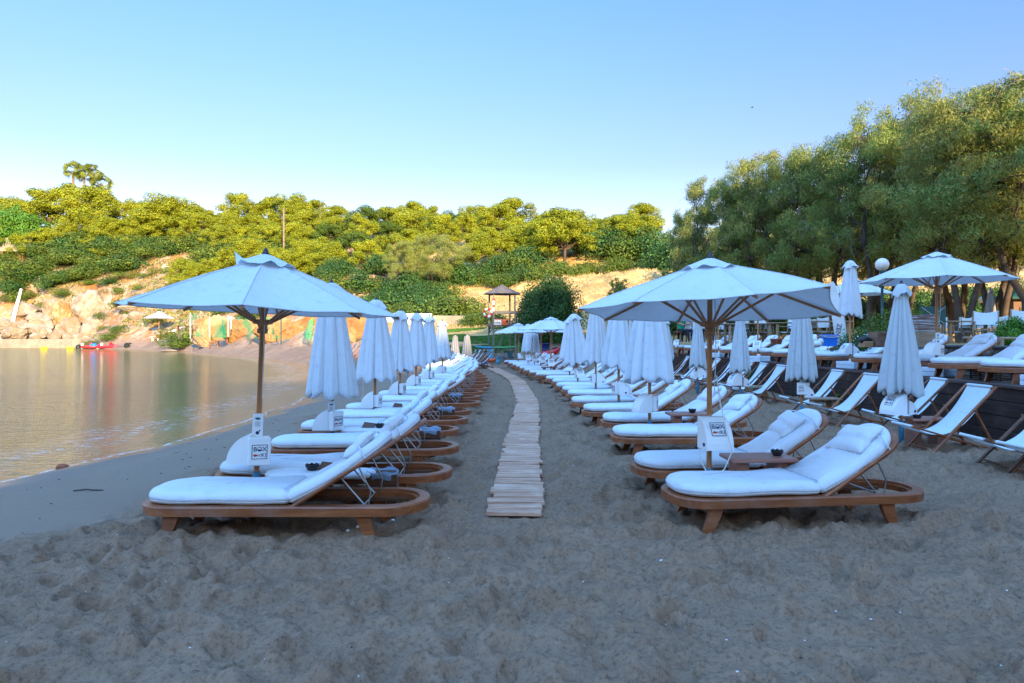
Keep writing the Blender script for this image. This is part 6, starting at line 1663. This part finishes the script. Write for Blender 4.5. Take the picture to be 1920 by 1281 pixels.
mb = MB(); mb.loops([[(sx * .165 * k, sy * .12 * k, z) for sx, sy in ((-1, -1), (1, -1), (1, 1), (-1, 1))] for k, z in ((.9, 0), (1, .25))], sm=False, flip=False); mb.build('body', M['blue'], rt)
MB().box((0, 0, .265), (.35, .26, .03), .01).build('lid', M['blue'], rt); MB().box((0, -.002, .246), (.352, .262, .010), .003).build('lid_edge', M['white'], rt)
MB().tube([(-.17, -.128, .24), (-.10, -.140, .215), (.10, -.140, .215), (.17, -.128, .24)], .008, 6).build('handle', M['white'], rt)
mb = MB(); mb.sphere((0, 0, .06), (.11, .09, .08), 10, 7); mb.sphere((.08, 0, .12), (.07, .07, .07), 10, 7); mb.sphere((-.04, .05, .16), (.07, .06, .06), 10, 7)
tag(mb.build('cloth_bundle', M['towel'] if 0 else M['white'], None, (WX(1532, 15.6), 15.6, U)), 'crumpled white cloth left of the blue cool box', 'cloth')
# feather banner
rt = thing('feather_banner', 'tall white feather banner with sideways dark lettering and green leaves', 'banner', (WX(1575, 17.4), 17.4, U), R(-4))
k = 17.4 / F; V = []; n = 24; H = 1.62
for i in range(n + 1):
    q = i / n; z = .02 + H * q; xr = .12 - .30 * q ** 1.3; wd = .30 if q < .72 else .30 * math.sqrt(max(0, 1 - ((q - .72) / .28) ** 2)) + .01
    V += [(xr - wd * .75, .01 * math.sin(q * 9), z), (xr + wd * .25, .012 * math.sin(q * 9 + 1), z)]
mb = MB(); mb.add(V, [(2 * i, 2 * i + 1, 2 * i + 3, 2 * i + 2) for i in range(n)], True); fb = mb.build('banner_cloth', M['white'], rt)
MB().tube([(.20, 0, 0), (.13, 0, .6), (.02, 0, 1.3), (-.09, 0, 1.62)], [.012, .011, .009, .006], 8).build('pole', M['metal'], rt)
mb = MB(); Tm = Matrix.Translation((-.045, -.022, .40)) @ Matrix.Rotation(R(90), 4, 'X') @ Matrix.Rotation(R(-98), 4, 'Z'); add_text(mb, 'ZEN', .17, Tm); mb.build('lettering', M['ink'], fb)
mb = MB()
for j, (a, b, c) in enumerate([(.06, .30, 20), (.10, .22, 70), (.02, .16, -30), (.12, .12, 110), (.04, .07, 40), (.09, .38, 60)]):
    T = Matrix.Translation((a - .02, -.022, b)) @ Matrix.Rotation(R(90), 4, 'X') @ Matrix.Rotation(R(c), 4, 'Z')
    mb.add([T @ Vector(p) for p in ((0, 0, 0), (.035, .018, 0), (.085, 0, 0), (.035, -.018, 0))], [(0, 1, 2, 3)], False)
mb.build('leaf_print', M['boardgreen'], fb)
rt = thing('windscreen', 'dark green cloth screen with crossed wires behind the cloth stack', 'screen', (WX(1749, 22), 22, U), R(-4))
mb = MB(); mb.box((0, 0, WZ(592, 22) - U), (.74, .03, .58), .004); mb.build('panel', M['green_paint'], rt)
for s in (-1, 1): MB().tube([(s * .38, 0, 0), (s * .38, 0, 1.25)], .02, 8).build('post', M['green_paint'], rt)
mb = MB(); zc = WZ(592, 22) - U
for s in (-1, 1): mb.tube([(-.36, -.03, zc + s * .27), (.36, -.03, zc - s * .27)], .006, 4)
mb.build('wires', M['rope'], rt)
for px, Y, lab in [(1448, 20.6, 'terracotta pot under the bright green plant'), (1458, 20.4, 'second terracotta pot with a yellowish plant'), ]:
    MBp = MB().lathe([(0, 0), (.07, 0), (.10, .14), (.11, .14), (.11, .17), (.09, .17), (.08, .14), (0, .13)], 14)
    tag(MBp.build('flower_pot', M['terracotta'], None, (WX(px, Y), Y - .1, U)), lab, 'flower pot', 'terracotta pots')
rt = thing('kiosk', 'small green-roofed wooden kiosk at the far right under the trees', 'kiosk', (WX(1908, 30), 30, U), 0)
MB().box((0, 0, .95), (1.1, 1.0, 1.9), .02).build('wall', M['teak_dark'], rt); MB().loops([[(sx * a, sy * a, z) for sx, sy in ((-1, -1), (1, -1), (1, 1), (-1, 1))] for a, z in ((.85, 1.85), (.8, 1.95), (.05, 2.3))], sm=False).build('roof', M['green_paint'], rt)
MB().box((0, -.51, 1.2), (.6, .03, .6), .005).build('window', M['black'], rt)
# diners sitting at the tables, mostly hidden
def person(label, px, Y, rz, top, bottom='trousers', seated=True, cap=None):
    rt = thing('person', label, 'person', (WX(px, Y), Y, U), R(rz), 'people at the beach restaurant')
    me_ = bpy.data.meshes.new('body'); 
    V = [(0, 0, .50), (0, .02, .66), (0, .03, .84), (0, .02, 1.02), (0, .0, 1.10), (0, -.01, 1.20), (0, -.01, 1.28),
         (.17, 0, 1.00), (.24, -.06, .78), (.16, -.26, .72), (.11, -.36, .74), (-.17, 0, 1.00), (-.24, -.06, .78), (-.16, -.26, .72), (-.11, -.36, .74),
         (.10, -.05, .48), (.13, -.42, .50), (.12, -.46, .10), (.12, -.60, .05), (-.10, -.05, .48), (-.13, -.42, .50), (-.12, -.46, .10), (-.12, -.60, .05)]
    E = [(0, 1), (1, 2), (2, 3), (3, 4), (4, 5), (5, 6), (3, 7), (7, 8), (8, 9), (9, 10), (3, 11), (11, 12), (12, 13), (13, 14), (0, 15), (15, 16), (16, 17), (17, 18), (0, 19), (19, 20), (20, 21), (21, 22)]
    Rr_ = [.15, .14, .15, .13, .055, .085, .075, .07, .045, .036, .03, .07, .045, .036, .03, .09, .07, .045, .035, .09, .07, .045, .035]
    me_.from_pydata(V, E, []); o = link('body', me_, rt); m1 = o.modifiers.new('skin', 'SKIN'); 
    for i, r_ in enumerate(Rr_): me_.skin_vertices[0].data[i].radius = (r_, r_ * .82)
    me_.skin_vertices[0].data[0].use_root = True
    m2 = o.modifiers.new('sub', 'SUBSURF'); m2.levels = m2.render_levels = 2
    bpy.context.view_layer.update(); dg = bpy.context.evaluated_depsgraph_get()
    me2 = bpy.data.meshes.new_from_object(o.evaluated_get(dg)); o.modifiers.clear(); o.data = me2; me2.name = 'body'; me2.materials.clear()
    for m_ in ('skin', top, bottom): me2.materials.append(M[m_])
    for p in me2.polygons:
        c = p.center; p.use_smooth = True
        p.material_index = 1 if (.56 < c.z < 1.09 and (abs(c.x) < .2 and c.y > -.13)) or (c.z > .86 and c.z < 1.09) else (2 if c.z <= .60 and c.y > -.55 else 0)
    mb = MB(); mb.sphere((0, .012, 1.27), (.088, .098, .088), 14, 9); h_ = mb.build('hair', M[cap or 'hair'], rt)
    mb = MB(); mb.sphere((0, -.105, 1.225), (.012, .02, .016), 8, 6); mb.sphere((.082, -.005, 1.225), (.01, .018, .026), 8, 6); mb.sphere((-.082, -.005, 1.225), (.01, .018, .026), 8, 6); mb.build('nose_and_ears', M['skin'], rt)
    mb = MB()
    for s in (-1, 1): mb.sphere((s * .03, -.088, 1.245), (.011, .008, .007), 8, 6)
    mb.build('eyes', M['black'], rt)
    mb = MB(); mb.sphere((0, -.088, 1.185), (.022, .010, .005), 8, 6); mb.build('mouth', M['fish'], rt)
    for s in (-1, 1):
        mb = MB(); mb.sphere((s * .105, -.40, .745), (.028, .04, .014), 8, 6)
        for f in range(4):
            L_ = (.055, .065, .062, .048)[f]; x = s * (.085 + f * .014); mb.tube([(x, -.43, .747), (x, -.43 - L_ * .55, .744), (x, -.43 - L_, .73)], [.007, .0065, .005], 6)
        mb.tube([(s * .080, -.385, .745), (s * .058, -.41, .742), (s * .05, -.435, .735)], [.009, .008, .006], 6); mb.build('hand', M['skin'], rt)
    mb = MB(); mb.box((0, .05, .42), (.42, .42, .05), .01)
    for sx in (-1, 1):
        for sy in (-1, 1): mb.box((sx * .18, .05 + sy * .18, .2), (.04, .04, .4), .004)
    tag(mb.build('stool', M['teak_dark'], None, (WX(px, Y), Y, U)), 'wooden stool under the ' + label.split(' seated')[0], 'stool', 'stools at the beach restaurant').rotation_euler = (0, 0, R(rz))
person('person in a green shirt seated at the restaurant left of the near right pole', 1277, 28.5, 40, 'shirt_green')
person('person in a white shirt seated beside the one in green', 1290, 28.8, -60, 'shirt_white')
person('person with a blue cap seated just left of the near right parasol pole', 1319, 27.5, 20, 'shirt_white', cap='towel')
# bird in the sky
rt = thing('bird', 'small dark bird flying high over the beach', 'bird', (WX(1410, 60), 60, WZ(202, 60)), R(30))
mb = MB(); mb.tube([(-.16, 0, 0), (-.08, 0, .02), (.04, 0, .02), (.14, 0, .01), (.19, 0, 0)], [.01, .04, .045, .02, .006], 8)
for s in (-1, 1): mb.add([(-.05, 0, .02), (.06, 0, .02), (.02, s * .16, .10), (-.10, s * .30, .05), (-.06, s * .15, .07)], [(0, 1, 2, 4), (4, 2, 3)], False)
mb.build('body', M['bird'], rt)
